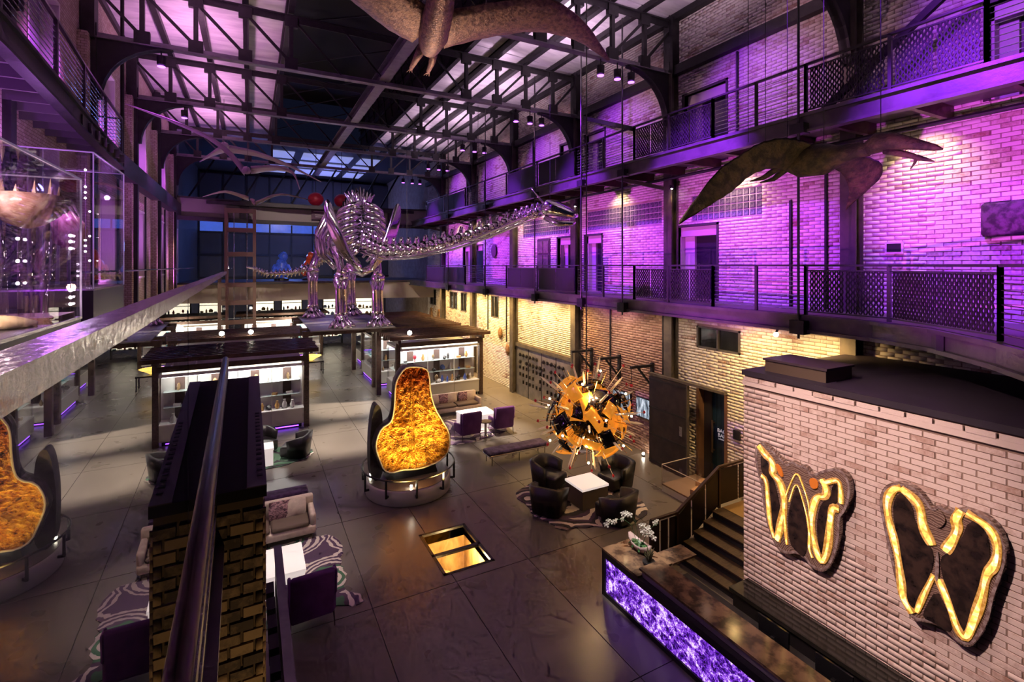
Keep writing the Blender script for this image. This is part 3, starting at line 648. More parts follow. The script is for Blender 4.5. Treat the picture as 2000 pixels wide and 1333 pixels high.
# ------------------------------------------------------------------ far end of the hall
FAR = M('far_cream', (.55, .47, .38), .7); FARD = M('far_dark', (.06, .055, .06), .6); BLUEW = M('blue_night_glass', (.02, .05, .25), .2, e=(.10, .20, 1.0), es=.5, c2=(.01, .02, .08), ns=1.2)
wb = S(MB().box(-4.5, 13, 52, 52.3, 0, 16).build('wall_back', FARD))
S(MB().box(-4.5, -4.1, 38, 52, 0, 16).build('wall_left_far', FARD)); S(MB().box(12.5, 12.9, 38, 52, 0, 16).build('wall_right_far', MORT)); S(MB().box(-4.5, 13, 38, 52, 15.2, 15.4).build('ceiling_far', FARD))
br = S(thing('bridge_upper', loc=(4.2, 36.5, 9.3)))
arc = [(-4.1+16.6*i/14, 36.0+1.5*math.sin(PI*i/14)) for i in range(15)]
def bridge(par, zs, mats, dy=0, sl=0):
    for (z0, z1, w, mt, nm) in zs:
        mb = MB()
        for p, q in zip(arc[:-1], arc[1:]): mb.bar((p[0], p[1]+dy, (z0+z1)/2), (q[0], q[1]+dy, (z0+z1)/2), w, z1-z0)
        mb.build(nm, mt, par)
FARG = M('far_grey', (.36, .32, .30), .6)
bridge(br, [(9.75, 10.85, .1, FARG, 'fascia_web'), (9.5, 9.75, .35, FARD, 'bottom_flange'), (10.85, 10.95, .3, FARD, 'top_flange')], None)
MB().box(-4.1, 12.5, 36.4, 41, 10.6, 10.8).build('deck', FARD, br)
for x in (-.6, 9.0): MB().box(x, x+.5, 36.7, 37.9, 9.75, 10.85).build('fascia_joint', FARD, br)
lt = thing('donor_sign', 'small dark lettered panel on the far upper bridge beside the chrome dinosaur', 'sign', (4.35, 37.2, 10.0))
MB().box(3.75, 4.95, 37.18, 37.24, 9.95, 10.8).build('panel', M('sign_plum', (.09, .03, .07), .5), lt)
for k in range(5):
    if k != 2: MB().box(3.85+.04*k, 4.85-.05*(k % 3), 37.15, 37.18, 10.62-.13*k, 10.68-.13*k).build('text_line', M('sign_grey', (.45, .38, .42), .5) if k == 0 else bpy.data.materials['sign_grey'], lt)
b2 = S(thing('bridge_lower', loc=(4.2, 37, 4.3)))
bridge(b2, [(4.25, 5.5, .12, FAR, 'fascia_panel')], None, .6); MB().box(-4.1, 12.5, 37, 45, 5.45, 5.6).build('deck', FARD, b2)
# lift tower
tw = S(thing('lift_tower', loc=(-.55, 35.6, 0)))
TAN = M('tower_tan', (.30, .20, .15), .5, .2)
for x in (-1.35, .2):
    for y in (35.0, 36.3): MB().box(x-.09, x+.09, y-.09, y+.09, 0, 10.2).build('post', TAN, tw)
for z in (2.2, 3.2, 4.4, 5.5, 7.4, 8.9, 10.1):
    MB().box(-1.44, .29, 34.92, 35.08, z-.14, z+.14).build('crossbeam', TAN, tw)
for x0, x1 in ((-1.26, -.6), (-.54, .11)):
    for z0, z1 in ((.2, 2.0), (2.4, 3.0), (3.4, 4.2), (4.6, 5.3), (5.7, 7.2), (7.6, 8.7), (9.1, 9.9)): MB().box(x0, x1, 35.0, 35.03, z0, z1).build('pane', GLASS, tw)
    MB().box((x0+x1)/2-.02, (x0+x1)/2+.02, 35.3, 35.34, 0, 10).build('guide_rail', SILV, tw)
# glazed rear facade with night blue behind
gl = S(thing('window_60', loc=(4, 51, 5.5)))
for i in range(9):
    x0 = -4.0+1.85*i
    for z0, z1 in ((5.7, 7.6), (7.7, 9.6), (9.7, 11.6), (11.7, 14.9)):
        MB().box(x0+.06, x0+1.79, 50.9, 50.95, z0+.05, z1-.05).build('pane', BLUEW if (i*5+int(z0)*3) % 5 in (0, 2) and z0 > 7 else FARD, gl)
    MB().box(x0-.06, x0+.06, 50.8, 51, 0, 15).build('mullion', STEEL, gl)
for z in (5.65, 7.65, 9.65, 11.65): MB().box(-4.1, 12.5, 50.78, 51, z-.08, z+.08).build('transom', STEEL, gl)
ORD = 'first second third fourth fifth sixth seventh eighth ninth tenth'.split()
for i in range(9):        # roof lattice seen dark against the night
    tag(MB().bar((-4+1.7*i, 42, 11.5), (-2.3+1.7*i, 42.2, 14.6), .12, .12).build('lattice_strut', STEEL), 'dark lattice strut before the far blue glazing, %s from the violet side' % ORD[i], 'strut', 'struts of the far roof')
SKYP = M('pale_skylight', (.4, .45, .9), .4, e=(.45, .5, 1), es=.5)
for i in range(4):
    for j in range(3): tag(MB().box(1.4+2.1*i, 2.9+2.1*i, 40+3.4*j, 42.4+3.4*j, 15.1, 15.16).build('roof_light', SKYP), 'pale blue roof light above the far hall, %s row, %s from the violet side' % (ORD[j], ORD[i]), 'skylight', 'roof lights at the far end')
for x, s in ((4.2, 'beside the lettered panel'), (6.0, 'behind the dinosaur shoulders')):
    lamp = thing('red_lantern', 'round dark red lantern above the far bridge '+s, 'lantern', (x, 38.6, 11.0))
    MB().sph((x, 38.6, 11.55), .55, 14, 8, (1, 1, .9)).build('globe', M('lantern_red', (.30, .012, .03), .5, e=(.5, .01, .05), es=.05) if 'lantern_red' not in bpy.data.materials else bpy.data.materials['lantern_red'], lamp, True)
    MB().tube([(x, 38.6, 11.0), (x, 38.6, 15.25)], .02, 5).build('cord', STEEL, lamp)

# ------------------------------------------------------------------ the camera's own gallery, its balustrade and the pier
gd = S(thing('gallery_near', loc=(-2, 3, 5.3)))
MB().prism([(-4.1, -2), (-.12, -2), (-.26, 6.2), (-1.55, 6.2), (-1.7, 9.5), (-2.25, 10), (-2.25, 14), (-4.1, 14)], lambda u, v, ww: (u, v, ww), 5.5, 5.62).build('deck', M('near_deck', (.03, .028, .03), .5), gd)
def fbar(dx, z0, z1, w_, nm, mt): MB().bar((-.142+.035+dx, -2, (z0+z1)/2), (-.142-.1085+dx, 6.2, (z0+z1)/2), w_, z1-z0).build(nm, mt, gd)
fbar(0, 5.2, 5.62, .05, 'fascia_web', STEEL); fbar(.02, 5.15, 5.2, .1, 'bottom_flange', FASC); fbar(.03, 5.5, 5.56, .012, 'silver_strip', SILV); fbar(.03, 5.36, 5.41, .012, 'silver_strip', SILV)
bal = thing('glass_balustrade', 'near glass balustrade with brushed steel cap and brown shoe rail, mirroring the hall', 'balustrade', (-.25, 3, 5.62))
GLX = lambda y: -.142-.0175*y
for y0, y1 in ((-.9, 1.76), (1.775, 6.2)): MB().bar((GLX(y0), y0, 6.14), (GLX(y1), y1, 6.14), .012, .95).build('glass_pane', MIRRG, bal)
MB().bar((GLX(-.9), -.9, 6.622), (GLX(6.2), 6.2, 6.622), .036, .026).build('cap_rail', SILV, bal)
MB().tube([(GLX(-.9), -.9, 5.67), (GLX(6.22), 6.22, 5.67)], .04, 14).build('shoe_rail', M('bronze_tube', (.085, .045, .036), .42, .3, (.06, .032, .026), 4), bal, True)
MB().bar((GLX(-.9), -.9, 5.645), (GLX(6.2), 6.2, 5.645), .03, .05).build('shoe', STEEL, bal)
pier = S(thing('wall_pier', loc=(-.2, 4.5, 0)))
MB().box(-.6, .06, 3.08, 6.1, 0, 5.42).build('core', M('pier_mortar', (.11, .07, .04), .9), pier)
PBR = brick_mat('pier_brick', (.36, .23, .115), (.06, .035, .02), .3, .45, ns=11)
bricks(pier, (-.6, 3.08, 2.0), (1, 0, 0), (0, -1, 0), .675, 3.4, PBR, course=.066, bl=.125, mort=.012, proud=.018, seed=9, nobj=200)
bricks(pier, (.06, 3.06, 0), (0, 1, 0), (1, 0, 0), 3.0, 5.4, PBR, course=.066, bl=.2, mort=.012, proud=.015, seed=10, nobj=0, name='side_brick')
PLUM = M('plum_steel', (.006, .004, .004), 1)
MB().box(-.6, .078, 3.06, 6.12, 5.42, 5.48).build('steel_cap', PLUM, pier); MB().box(-.02, .078, 3.06, 6.12, 5.48, 5.486).build('side_strip', M('plum_strip', (.035, .018, .025), .6), pier)
for k in range(16): MB().box(.03, .06, 3.2+.09*k, 3.235+.09*k, 5.486, 5.489).build('vent_slot', DARK, pier)
ks = thing('partition_screen', 'tall dark narrow screen with black fittings standing below the near gallery', 'screen', (.4, 7.4, 0))
MB().box(.36, .44, 5.6, 9.3, 0, 1.9).build('panel', M('screen_brown', (.05, .035, .025), .4, .2), ks); MB().box(.34, .46, 5.6, 9.3, 1.9, 1.94).build('cap', FASC, ks)
for k in range(7): MB().cbox((.28, 6.1+.5*k, 1.5-.04*k), (.12, .3, .22)).build('fitting', DARK, ks)
MB().box(.44, .446, 6.2, 6.5, 1.2, 1.75).build('label_strip', M('tan_label', (.42, .3, .22), .6), ks)

# ------------------------------------------------------------------ masonry block with the agates
BX = 8.6
mk = S(thing('wall_block', loc=(10, 3, 0)))
MB().box(BX, 12.4, -.5, 6.46, 0, 4.62).build('core', M('block_mortar', (.27, .18, .14), .9), mk)
BBR = brick_mat('washed_brick', (.66, .53, .48), (.36, .21, .16), .3, .60, ns=3.2)
bricks(mk, (BX, -.5, 0), (0, 1, 0), (-1, 0, 0), 6.98, 4.36, BBR, course=.088, bl=.30, mort=.014, proud=.013, seed=5)
bricks(mk, (BX-.03, -.5, 4.45), (0, 1, 0), (-1, 0, 0), 6.98, .1, BBR, course=.095, bl=.34, mort=.02, proud=.035, seed=6, nobj=40, name='coping_brick')
MB().box(BX-.05, BX, -.5, 6.48, 4.36, 4.45).build('string_course', BBR, mk)
MB().box(BX-.04, 12.4, -.5, 6.5, 4.55, 4.65).build('roof_deck', M('plum_roof', (.022, .014, .026), .6), mk)
bxr = thing('roof_box', 'low brown metal box on the flat roof of the brick block', 'box', (9.3, 5.9, 4.65))
MB().box(8.85, 9.65, 5.05, 6.2, 4.65, 4.86).build('body', M('box_brown', (.09, .06, .04), .5), bxr); MB().box(8.82, 9.68, 5.02, 6.23, 4.86, 4.90).build('lid', M('box_lid', (.05, .03, .04), .5), bxr)
# ------------------------------------------------------------------ agate slices on the block
def agate_mats():
    mt, t, b, out = nt('agate_band')
    n = noise(t, 1.6, 3, .4); w_ = t.nodes.new('ShaderNodeTexWave'); w_.wave_type = 'RINGS'; w_.inputs['Scale'].default_value = 5; w_.inputs['Distortion'].default_value = 6; w_.inputs['Detail'].default_value = 3
    c = t.nodes.new('ShaderNodeTexCoord'); t.links.new(c.outputs['Object'], w_.inputs['Vector'])
    r = ramp(t, [(0, (.10, .06, .05)), (.4, (.24, .15, .12)), (.6, (.36, .26, .22)), (1, (.12, .07, .05))]); t.links.new(w_.outputs['Fac'], r.inputs[0]); t.links.new(r.outputs[0], b.inputs['Base Color']); b.inputs['Roughness'].default_value = .12
    mt2, t2, b2, o2 = nt('agate_glow')
    n2 = noise(t2, 9, 4, .8); r2 = ramp(t2, [(.30, (.75, .30, .02)), (.5, (1, .60, .10)), (.7, (1, .85, .45))]); t2.links.new(n2.outputs['Fac'], r2.inputs[0])
    t2.links.new(r2.outputs[0], b2.inputs['Emission Color']); b2.inputs['Base Color'].default_value = (.5, .3, .1, 1)
    r3 = ramp(t2, [(.3, (.35, .35, .35)), (.7, (1, 1, 1))]); t2.links.new(n2.outputs['Fac'], r3.inputs[0]); ml = t2.nodes.new('ShaderNodeMath'); ml.operation = 'MULTIPLY'; ml.inputs[1].default_value = 2.2
    t2.links.new(r3.outputs[0], ml.inputs[0]); t2.links.new(ml.outputs[0], b2.inputs['Emission Strength'])
    return mt, mt2
AGB, AGG = agate_mats(); AGA = M('agate_amber', (.30, .13, .03), .15, 0, (.55, .34, .16), 22, e=(.9, .42, .05), es=.35); AGC = M('agate_core', (.018, .012, .012), .06, 0, (.05, .03, .025), 6); AGR = M('agate_rim', (.34, .27, .26), .15, 0, (.16, .1, .09), 14); AGO = M('agate_rust', (.35, .09, .02), .2, e=(.8, .2, .02), es=.5)
mpA = lambda u, v, ww: (ww, u, v)
def smooth_poly(p, k=2, closed=True):
    for _ in range(k):
        q = []; n = len(p)
        for i in range(n if closed else n-1):
            a, b = p[i], p[(i+1) % n]; q += [(a[0]*.75+b[0]*.25, a[1]*.75+b[1]*.25), (a[0]*.25+b[0]*.75, a[1]*.25+b[1]*.75)]
        if not closed: q = [p[0]]+q+[p[-1]]
        p = q
    return p
def agate(label, outer, cores, glows, loc, extra=()):
    a = thing('agate_slice', label, 'wall art', loc, 'backlit agate slices')
    x = BX-.035
    cy_, cz_ = sum(p[0] for p in outer)/len(outer), sum(p[1] for p in outer)/len(outer)
    out = smooth_poly(outer, 2)
    MB().prism(out, mpA, x, x-.10).build('slab', AGB, a)
    for k, s in enumerate((.985,)):
        cl = out+[out[0]]; MB().ribbon([(p[0], p[1]) for p in [((q[0]-cy_)*.965+cy_, (q[1]-cz_)*.965+cz_) for q in cl]], .035, mpA, x-.10, x-.106).build('rim_band', AGR, a)
    for c in cores: MB().prism(smooth_poly(c, 1), mpA, x-.10, x-.115).build('dark_core', AGC, a)
    for g, w_ in glows:
        l = smooth_poly(g, 2, False); n = len(l)
        MB().ribbon(l, [w_*1.55*(.85+.3*math.sin(i*.35+w_*70)**2) for i in range(n)], mpA, x-.10, x-.118).build('amber_band', AGA, a)
        MB().ribbon(l, [w_*(.45+.55*math.sin(i*.27+w_*90)**2) for i in range(n)], mpA, x-.118, x-.124).build('glow_band', AGG, a)
    for nm, poly, mt in extra: MB().prism(smooth_poly(poly, 2), mpA, x-.10, x-.125).build(nm, mt, a)
    return a
W_out = [(6.14, 3.25), (6.01, 3.41), (5.86, 3.34), (5.69, 3.24), (5.53, 3.12), (5.41, 3.26), (5.3, 3.2), (5.17, 3.25), (5.07, 3.1), (4.88, 3.27), (4.65, 3.4), (4.5, 3.35), (4.44, 3.18), (4.46, 2.93), (4.53, 2.72), (4.61, 2.62), (4.61, 2.31), (4.68, 1.91), (4.8, 1.64), (4.9, 1.55), (5.09, 1.53), (5.17, 1.63), (5.35, 1.64), (5.48, 1.54), (5.67, 1.51), (5.83, 1.72), (5.95, 2.08), (6.02, 2.6), (6.14, 2.93)]
W_c = [[(6.02, 3.19), (6.0, 2.8), (5.85, 2.78), (5.81, 2.41), (5.77, 1.84), (5.7, 1.78), (5.62, 2.26), (5.68, 2.55), (5.76, 2.79), (5.85, 2.85), (5.85, 3.0), (5.91, 3.1)], [(5.31, 2.87), (5.41, 2.57), (5.49, 2.23), (5.46, 1.77), (5.3, 1.67), (5.17, 1.66), (5.13, 2.06), (5.17, 2.34), (5.24, 2.69)], [(4.72, 3.11), (4.75, 2.85), (4.9, 2.73), (4.97, 2.43), (4.97, 2.13), (4.9, 1.76), (4.81, 2.15), (4.78, 2.72), (4.64, 2.82), (4.61, 3.13)]]
W_g = [([(6.0, 2.77), (5.9, 2.73), (5.87, 2.38), (5.83, 1.95), (5.74, 1.72)], .055), ([(6.06, 3.31), (5.91, 3.17), (5.79, 3.12), (5.76, 2.99), (5.79, 2.87), (5.64, 2.81), (5.56, 2.6), (5.55, 2.34), (5.64, 1.92), (5.69, 1.7)], .085), ([(5.55, 2.32), (5.53, 1.98), (5.5, 1.72)], .035), ([(5.54, 2.52), (5.44, 2.83), (5.32, 3.11), (5.2, 2.87), (5.11, 2.62), (5.09, 2.42)], .016), ([(5.46, 2.5), (5.33, 2.95), (5.2, 2.6), (5.13, 2.35)], .014),
       ([(4.9, 3.12), (4.81, 2.99), (4.83, 2.84), (4.98, 2.8), (5.06, 2.51), (5.06, 2.2), (5.0, 1.91), (4.89, 1.68), (4.79, 2.02), (4.76, 2.44), (4.73, 2.73), (4.62, 2.73)], .075), ([(4.84, 3.08), (4.63, 3.22), (4.59, 3.08), (4.59, 2.84)], .05), ([(5.13, 2.35), (5.09, 2.08), (5.11, 1.86), (5.05, 1.72)], .03)]
agate('glowing agate slice shaped like a letter W on the brick block', W_out, W_c, W_g, (BX, 5.3, 1.5), [('rust_patch', [(5.72, 3.12), (5.6, 3.05), (5.56, 2.88), (5.66, 2.92)], AGO), ('rust_patch', [(5.1, 3.08), (4.95, 3.08), (4.96, 2.92), (5.08, 2.9)], AGO)])
H_out = [(4.05, 3.09), (4.0, 3.33), (3.85, 3.49), (3.61, 3.52), (3.48, 3.41), (3.39, 3.27), (3.3, 3.38), (3.2, 3.32), (3.06, 3.44), (2.89, 3.45), (2.73, 3.41), (2.62, 3.22), (2.6, 2.98), (2.66, 2.69), (2.73, 2.4), (2.77, 2.08), (2.87, 1.79), (2.97, 1.59), (3.12, 1.59), (3.22, 1.66), (3.34, 1.68), (3.48, 1.62), (3.6, 1.56), (3.72, 1.69), (3.79, 1.87), (3.86, 2.15), (3.94, 2.54), (4.0, 2.83)]
H_c = [[(3.74, 3.37), (3.61, 3.23), (3.58, 3.0), (3.44, 2.82), (3.35, 2.65), (3.38, 2.41), (3.48, 2.1), (3.6, 1.72), (3.68, 1.79), (3.73, 2.06), (3.76, 2.41), (3.81, 2.71), (3.86, 3.04), (3.83, 3.25)], [(2.97, 3.32), (2.84, 3.28), (2.77, 3.15), (2.76, 2.9), (2.84, 2.72), (2.89, 2.4), (2.96, 2.07), (3.02, 1.71), (3.09, 1.88), (3.17, 2.14), (3.26, 2.38), (3.29, 2.64), (3.19, 2.77), (3.06, 2.99)], [(3.33, 2.18), (3.46, 1.84), (3.49, 1.68), (3.34, 1.7), (3.19, 1.66), (3.15, 1.78), (3.22, 1.99)]]
H_g = [([(3.75, 3.42), (3.85, 3.38), (3.94, 3.18), (3.92, 2.91), (3.85, 2.68), (3.79, 2.4), (3.75, 2.08), (3.73, 1.81), (3.61, 1.67)], .07), ([(3.75, 3.42), (3.61, 3.35), (3.51, 3.24), (3.49, 2.98), (3.38, 2.77)], .08), ([(3.06, 3.4), (3.12, 3.25), (3.09, 3.15), (3.14, 2.97), (3.23, 2.76)], .075), ([(3.0, 3.39), (2.84, 3.34), (2.73, 3.26), (2.68, 3.05), (2.72, 2.83), (2.8, 2.69), (2.84, 2.37), (2.92, 2.02), (3.0, 1.69), (3.09, 1.76), (3.17, 2.02), (3.3, 2.34)], .065), ([(3.56, 1.72), (3.48, 2.0), (3.36, 2.36)], .045)]
agate('glowing heart-shaped agate slice like a pair of wings on the brick block', H_out, H_c, H_g, (BX, 3.3, 1.55), [('thorax_disc', [(3.3, 3.34), (3.2, 3.2), (3.3, 3.02), (3.41, 3.16)], AGB), ('seam', [(3.31, 2.75), (3.29, 2.6), (3.3, 2.3), (3.34, 2.3), (3.335, 2.6)], AGR)])
# rough slab on the far corner of the block
tag(MB().sph((9.0, 6.62, 3.1), .5, 10, 8, (.35, .25, 1.1), .12).build('rock_slab', M('rock_gold', (.30, .2, .1), .7, 0, (.16, .1, .06), 6), None, True), 'rough ochre rock slab fixed to the far corner of the brick block', 'rock')

# ------------------------------------------------------------------ reception desk
dk = thing('reception_desk', 'long reception desk with a glowing purple amethyst front and brown marble top', 'desk', (6.7, 5, 0))
def amethyst():
    mt, t, b, out = nt('amethyst_front')
    g = t.nodes.new('ShaderNodeNewGeometry'); v = t.nodes.new('ShaderNodeTexVoronoi'); v.inputs['Scale'].default_value = 8; v.feature = 'F1'
    mp = t.nodes.new('ShaderNodeMapping'); mp.inputs['Scale'].default_value = (1, 1, 1.6); n0 = noise(t, 6, 3, .5, vec=g.outputs['Position'])
    mx = t.nodes.new('ShaderNodeMixRGB'); mx.inputs[0].default_value = .28; t.links.new(g.outputs['Position'], mx.inputs[1]); t.links.new(n0.outputs['Color'], mx.inputs[2]); t.links.new(mx.outputs[0], mp.inputs['Vector']); t.links.new(mp.outputs[0], v.inputs['Vector'])
    n = noise(t, 26, 5, 1.2, vec=g.outputs['Position'])
    ad = t.nodes.new('ShaderNodeMath'); ad.operation = 'MULTIPLY_ADD'; ad.inputs[1].default_value = .55; t.links.new(v.outputs['Distance'], ad.inputs[0]); t.links.new(n.outputs['Fac'], ad.inputs[2])
    r = ramp(t, [(.55, (.005, .001, .02)), (.67, (.045, .007, .22)), (.79, (.19, .03, .70)), (.90, (.48, .15, 1)), (.98, (1, .8, 1))]); t.links.new(ad.outputs[0], r.inputs[0])
    t.links.new(r.outputs[0], b.inputs['Emission Color']); b.inputs['Emission Strength'].default_value = 1.0; b.inputs['Base Color'].default_value = (.1, .03, .2, 1); b.inputs['Roughness'].default_value = .2
    return mt
AME = amethyst(); MARB = M('brown_marble', (.19, .115, .068), .12, 0, (.05, .03, .022), 4.5, lo=.42, hi=.6); BFR = M('desk_black', (.012, .011, .012), .35)
MB().box(6.42, 6.9, -.5, 7.96, .05, .80).build('carcass', BFR, dk)
for i in range(6):
    y1 = 7.95-1.42*i; MB().box(6.36, 6.42, y1-1.415, y1, .09, .78).build('amethyst_panel', AME, dk)
MB().box(6.45, 6.9, 7.96, 8.0, .09, .78).build('amethyst_panel', AME, dk)
MB().box(6.33, 6.43, -.5, 8.05, 0, .09).box(6.33, 6.43, -.5, 8.05, .78, .90).box(6.33, 6.43, 7.96, 8.05, .09, .78).box(6.43, 7.0, 8.0, 8.05, 0, .90).build('black_frame', BFR, dk)
MB().box(6.33, 7.2, 7.0, 8.05, .90, .94).build('marble_top', MARB, dk); MB().box(7.2, 7.85, 6.98, 7.4, .90, .94).build('marble_wing', MARB, dk)
MB().box(6.44, 6.5, -.5, 7.0, .90, 1.02).build('lilac_strip', M('lilac_metal', (.42, .36, .5), .3, .4), dk); MB().box(6.4, 6.95, -.5, 7.04, 1.02, 1.06).build('raised_marble_top', MARB, dk)
MB().box(6.95, 7.5, -.5, 6.9, .68, .72).build('work_surface', DARK, dk); MB().box(6.5, 6.95, -.5, 7.0, .3, 1.02).build('inner_panel', BFR, dk)
bc = thing('back_counter', 'glossy black counter along the foot of the brick block', 'counter', (8.3, 3, 0))
MB().box(8.05, 8.55, -.5, 6.3, 0, .55).build('body', BFR, bc); MB().box(8.0, 8.56, -.5, 6.35, .55, .62).build('top', M('black_gloss', (.015, .014, .012), .1), bc)
for y in (4.9, 4.0, 3.2):
    mo_ = thing('monitor', 'black computer monitor behind the marble counter, %s from the steps' % {4.9: 'first', 4.0: 'second', 3.2: 'third'}[y], 'monitor', (7.2, y, .72), 'monitors behind the reception desk')
    MB().cbox((7.2, y, .735), (.2, .22, .03)).build('base', BFR, mo_); MB().cbox((7.17, y, .82), (.04, .05, .2)).build('stem', BFR, mo_); MB().cbox((7.2, y, .98), (.03, .5, .3)).build('screen', M('screen_black', (.01, .01, .012), .08) if 'screen_black' not in bpy.data.materials else bpy.data.materials['screen_black'], mo_)
# orchid in a boat-shaped bowl, succulent in a black dish
LEAF = M('leaf_green', (.03, .09, .03), .4, 0, (.05, .14, .05), 6); PET = M('orchid_white', (.86, .82, .74), .5); 
orc = thing('potted_orchid', 'white orchid in a pale boat-shaped bowl on the marble counter end', 'plant', (6.95, 7.62, .94))
bw = MB(); nseg = 14
prof = [(.0, .0), (.06, .0), (.10, .06), (.13, .14), (.115, .14), (.08, .06)]
bv = []
for i in range(len(prof)):
    for k in range(nseg):
        th = 2*PI*k/nseg; r, z = prof[i]; ex = 2.5 if i else 1
        bv.append((6.95+r*math.cos(th), 7.62+r*ex*math.sin(th), .94+z+(.10*(abs(math.sin(th))**3) if i in (3, 4) else 0)))
bw.add(bv, [(i*nseg+k, i*nseg+(k+1) % nseg, (i+1)*nseg+(k+1) % nseg, (i+1)*nseg+k) for i in range(len(prof)-1) for k in range(nseg)]+[tuple(range(5*nseg, 6*nseg))])
bw.build('bowl', M('bowl_blush', (.42, .30, .29), .35), orc, True)
def petal_mesh():
    mb = MB()
    for k in range(5):
        a = 2*PI*k/5+.3; r = .036 if k % 2 else .042
        mb.add([(0, 0, 0), (math.cos(a-.5)*r, .006, math.sin(a-.5)*r), (math.cos(a)*r*1.25, .0, math.sin(a)*r*1.25), (math.cos(a+.5)*r, .006, math.sin(a+.5)*r), (0, .008, 0)], [(0, 1, 2, 3), (4, 3, 2, 1)])
    mb.sph((0, -.008, 0), .009, 6, 4); return mb.mesh('blossom', PET)
pm = petal_mesh()
def stem(pts, nb):
    stm = MB().tube(pts, .005, 5).build('stem', LEAF, orc)
    n = len(pts)
    for i in range(nb):
        f = 1-i*.11; k = f*(n-1); a = int(min(k, n-2)); p = Vector(pts[a]).lerp(Vector(pts[a+1]), k-a)
        inst('blossom', pm, stm, p+Vector((random.uniform(-.05, .05), random.uniform(-.05, .05), random.uniform(-.03, .03))), random.uniform(-.9, .2), (1.35,)*3)
stem([(6.95, 7.6, 1.05), (6.95, 7.58, 1.35), (6.93, 7.5, 1.5), (6.95, 7.38, 1.48), (6.98, 7.3, 1.36)], 7); stem([(6.93, 7.68, 1.05), (6.88, 7.8, 1.4), (6.75, 7.9, 1.5), (6.6, 8.0, 1.46), (6.5, 8.05, 1.38)], 5)
stem([(6.96, 7.64, 1.05), (6.9, 7.7, 1.5), (6.8, 7.75, 1.68), (6.68, 7.8, 1.7)], 4); stem([(6.98, 7.58, 1.05), (7.0, 7.5, 1.3), (7.02, 7.42, 1.36)], 5); stem([(6.97, 7.6, 1.05), (7.1, 7.5, 1.4), (7.22, 7.4, 1.52)], 2)
for k in range(9):
    a = k*.7; MB().ribbon([(0, 0), (.12, .05), (.22, .03), (.30, -.03)], [.02, .06, .05, .005], lambda u, v, ww: (6.95+u*math.cos(a)*.45+ww*-math.sin(a), 7.62+u*math.sin(a)+ww*math.cos(a), 1.02+v), -.02, .02).build('leaf', LEAF, orc)
suc = thing('succulent', 'small dark spiky succulent in a black dish on the marble counter', 'plant', (6.8, 7.2, .94))
MB().lathe([(.1, 0), (.13, .03), (.12, .05)], (6.8, 7.2, .94), 14).build('dish', BFR, suc)
for k in range(14):
    a = k*2.4; l = .16+.06*(k % 3); MB().tube([(6.8, 7.2, .97), (6.8+.06*math.cos(a), 7.2+.06*math.sin(a), .97+l*.7), (6.8+.1*math.cos(a), 7.2+.1*math.sin(a), .97+l)], [.02, .014, .002], 5).build('leaf', M('succulent_olive', (.07, .06, .03), .5) if 'succulent_olive' not in bpy.data.materials else bpy.data.materials['succulent_olive'], suc)

# ------------------------------------------------------------------ steps up beside the block
st = thing('timber_steps', 'dim brown timber steps with a railing beside the brick block', 'steps', (9.4, 7.4, 0))
for k in range(5):
    x = 8.55+.32*k; MB().box(x, x+.36, 6.56, 8.26, 0 if k == 0 else .16*k-.12, .16*(k+1)-.03).build('riser', DARK, st); MB().box(x-.03, x+.34, 6.56, 8.26, .16*(k+1)-.03, .16*(k+1)).build('tread', WOOD, st)
MB().box(10.15, 12.3, 6.56, 8.26, .0, .80).build('landing', M('landing_gold_lit', (.26, .16, .06), .45), st)  # gold light on the landing is put into its ochre colour
ra = thing('stair_railing', 'brown handrail with dark infill panels along the timber steps', 'railing', (9.4, 8.3, 0))
RB = M('handrail_brown', (.05, .028, .019), .4, .3)
pts = [(7.9, 8.3, 0), (8.69, 8.3, 0), (10.1, 8.3, .78), (12.2, 8.3, .8)]
for p, q in zip(pts[:-1], pts[1:]):
    MB().bar((p[0], 8.3, p[2]+1.0), (q[0], 8.3, q[2]+1.0), .07, .05).build('handrail', RB, ra)
    n = 3
    for k in range(n):
        a = Vector(p).lerp(Vector(q), k/n); b = Vector(p).lerp(Vector(q), (k+1)/n)
        MB().add([(a.x+.03, 8.29, a.z+.08), (b.x-.03, 8.29, b.z+.08), (b.x-.03, 8.29, b.z+.93), (a.x+.03, 8.29, a.z+.93), (a.x+.03, 8.31, a.z+.08), (b.x-.03, 8.31, b.z+.08), (b.x-.03, 8.31, b.z+.93), (a.x+.03, 8.31, a.z+.93)], [(0, 1, 2, 3), (7, 6, 5, 4), (0, 4, 5, 1), (3, 2, 6, 7), (0, 3, 7, 4), (1, 5, 6, 2)]).build('infill_panel', M('infill_black', (.02, .014, .012), .4, .3) if 'infill_black' not in bpy.data.materials else bpy.data.materials['infill_black'], ra)
for p in pts: MB().box(p[0]-.03, p[0]+.03, 8.27, 8.33, p[2], p[2]+1.0).build('post', RB, ra)
vit = thing('floor_vitrine', 'low glass-topped vitrine with lit honey-coloured stones beside the steps', 'vitrine', (11.4, 9.9, 0))
MB().box(10.8, 12.2, 9.3, 10.9, 0, .18).build('plinth', WHITE, vit); MB().box(10.8, 12.2, 9.3, 10.9, .18, .22).build('bed', M('vitrine_amber', (.26, .18, .12), .6), vit)
for a in ((10.8, 10.81, 9.3, 10.9), (12.19, 12.2, 9.3, 10.9), (10.8, 12.2, 9.3, 9.31), (10.8, 12.2, 10.89, 10.9)): MB().box(a[0], a[1], a[2], a[3], .22, .78).build('glass_side', ACRYL, vit)
MB().box(10.8, 12.2, 9.3, 10.9, .78, .79).build('glass_top', ACRYL, vit)
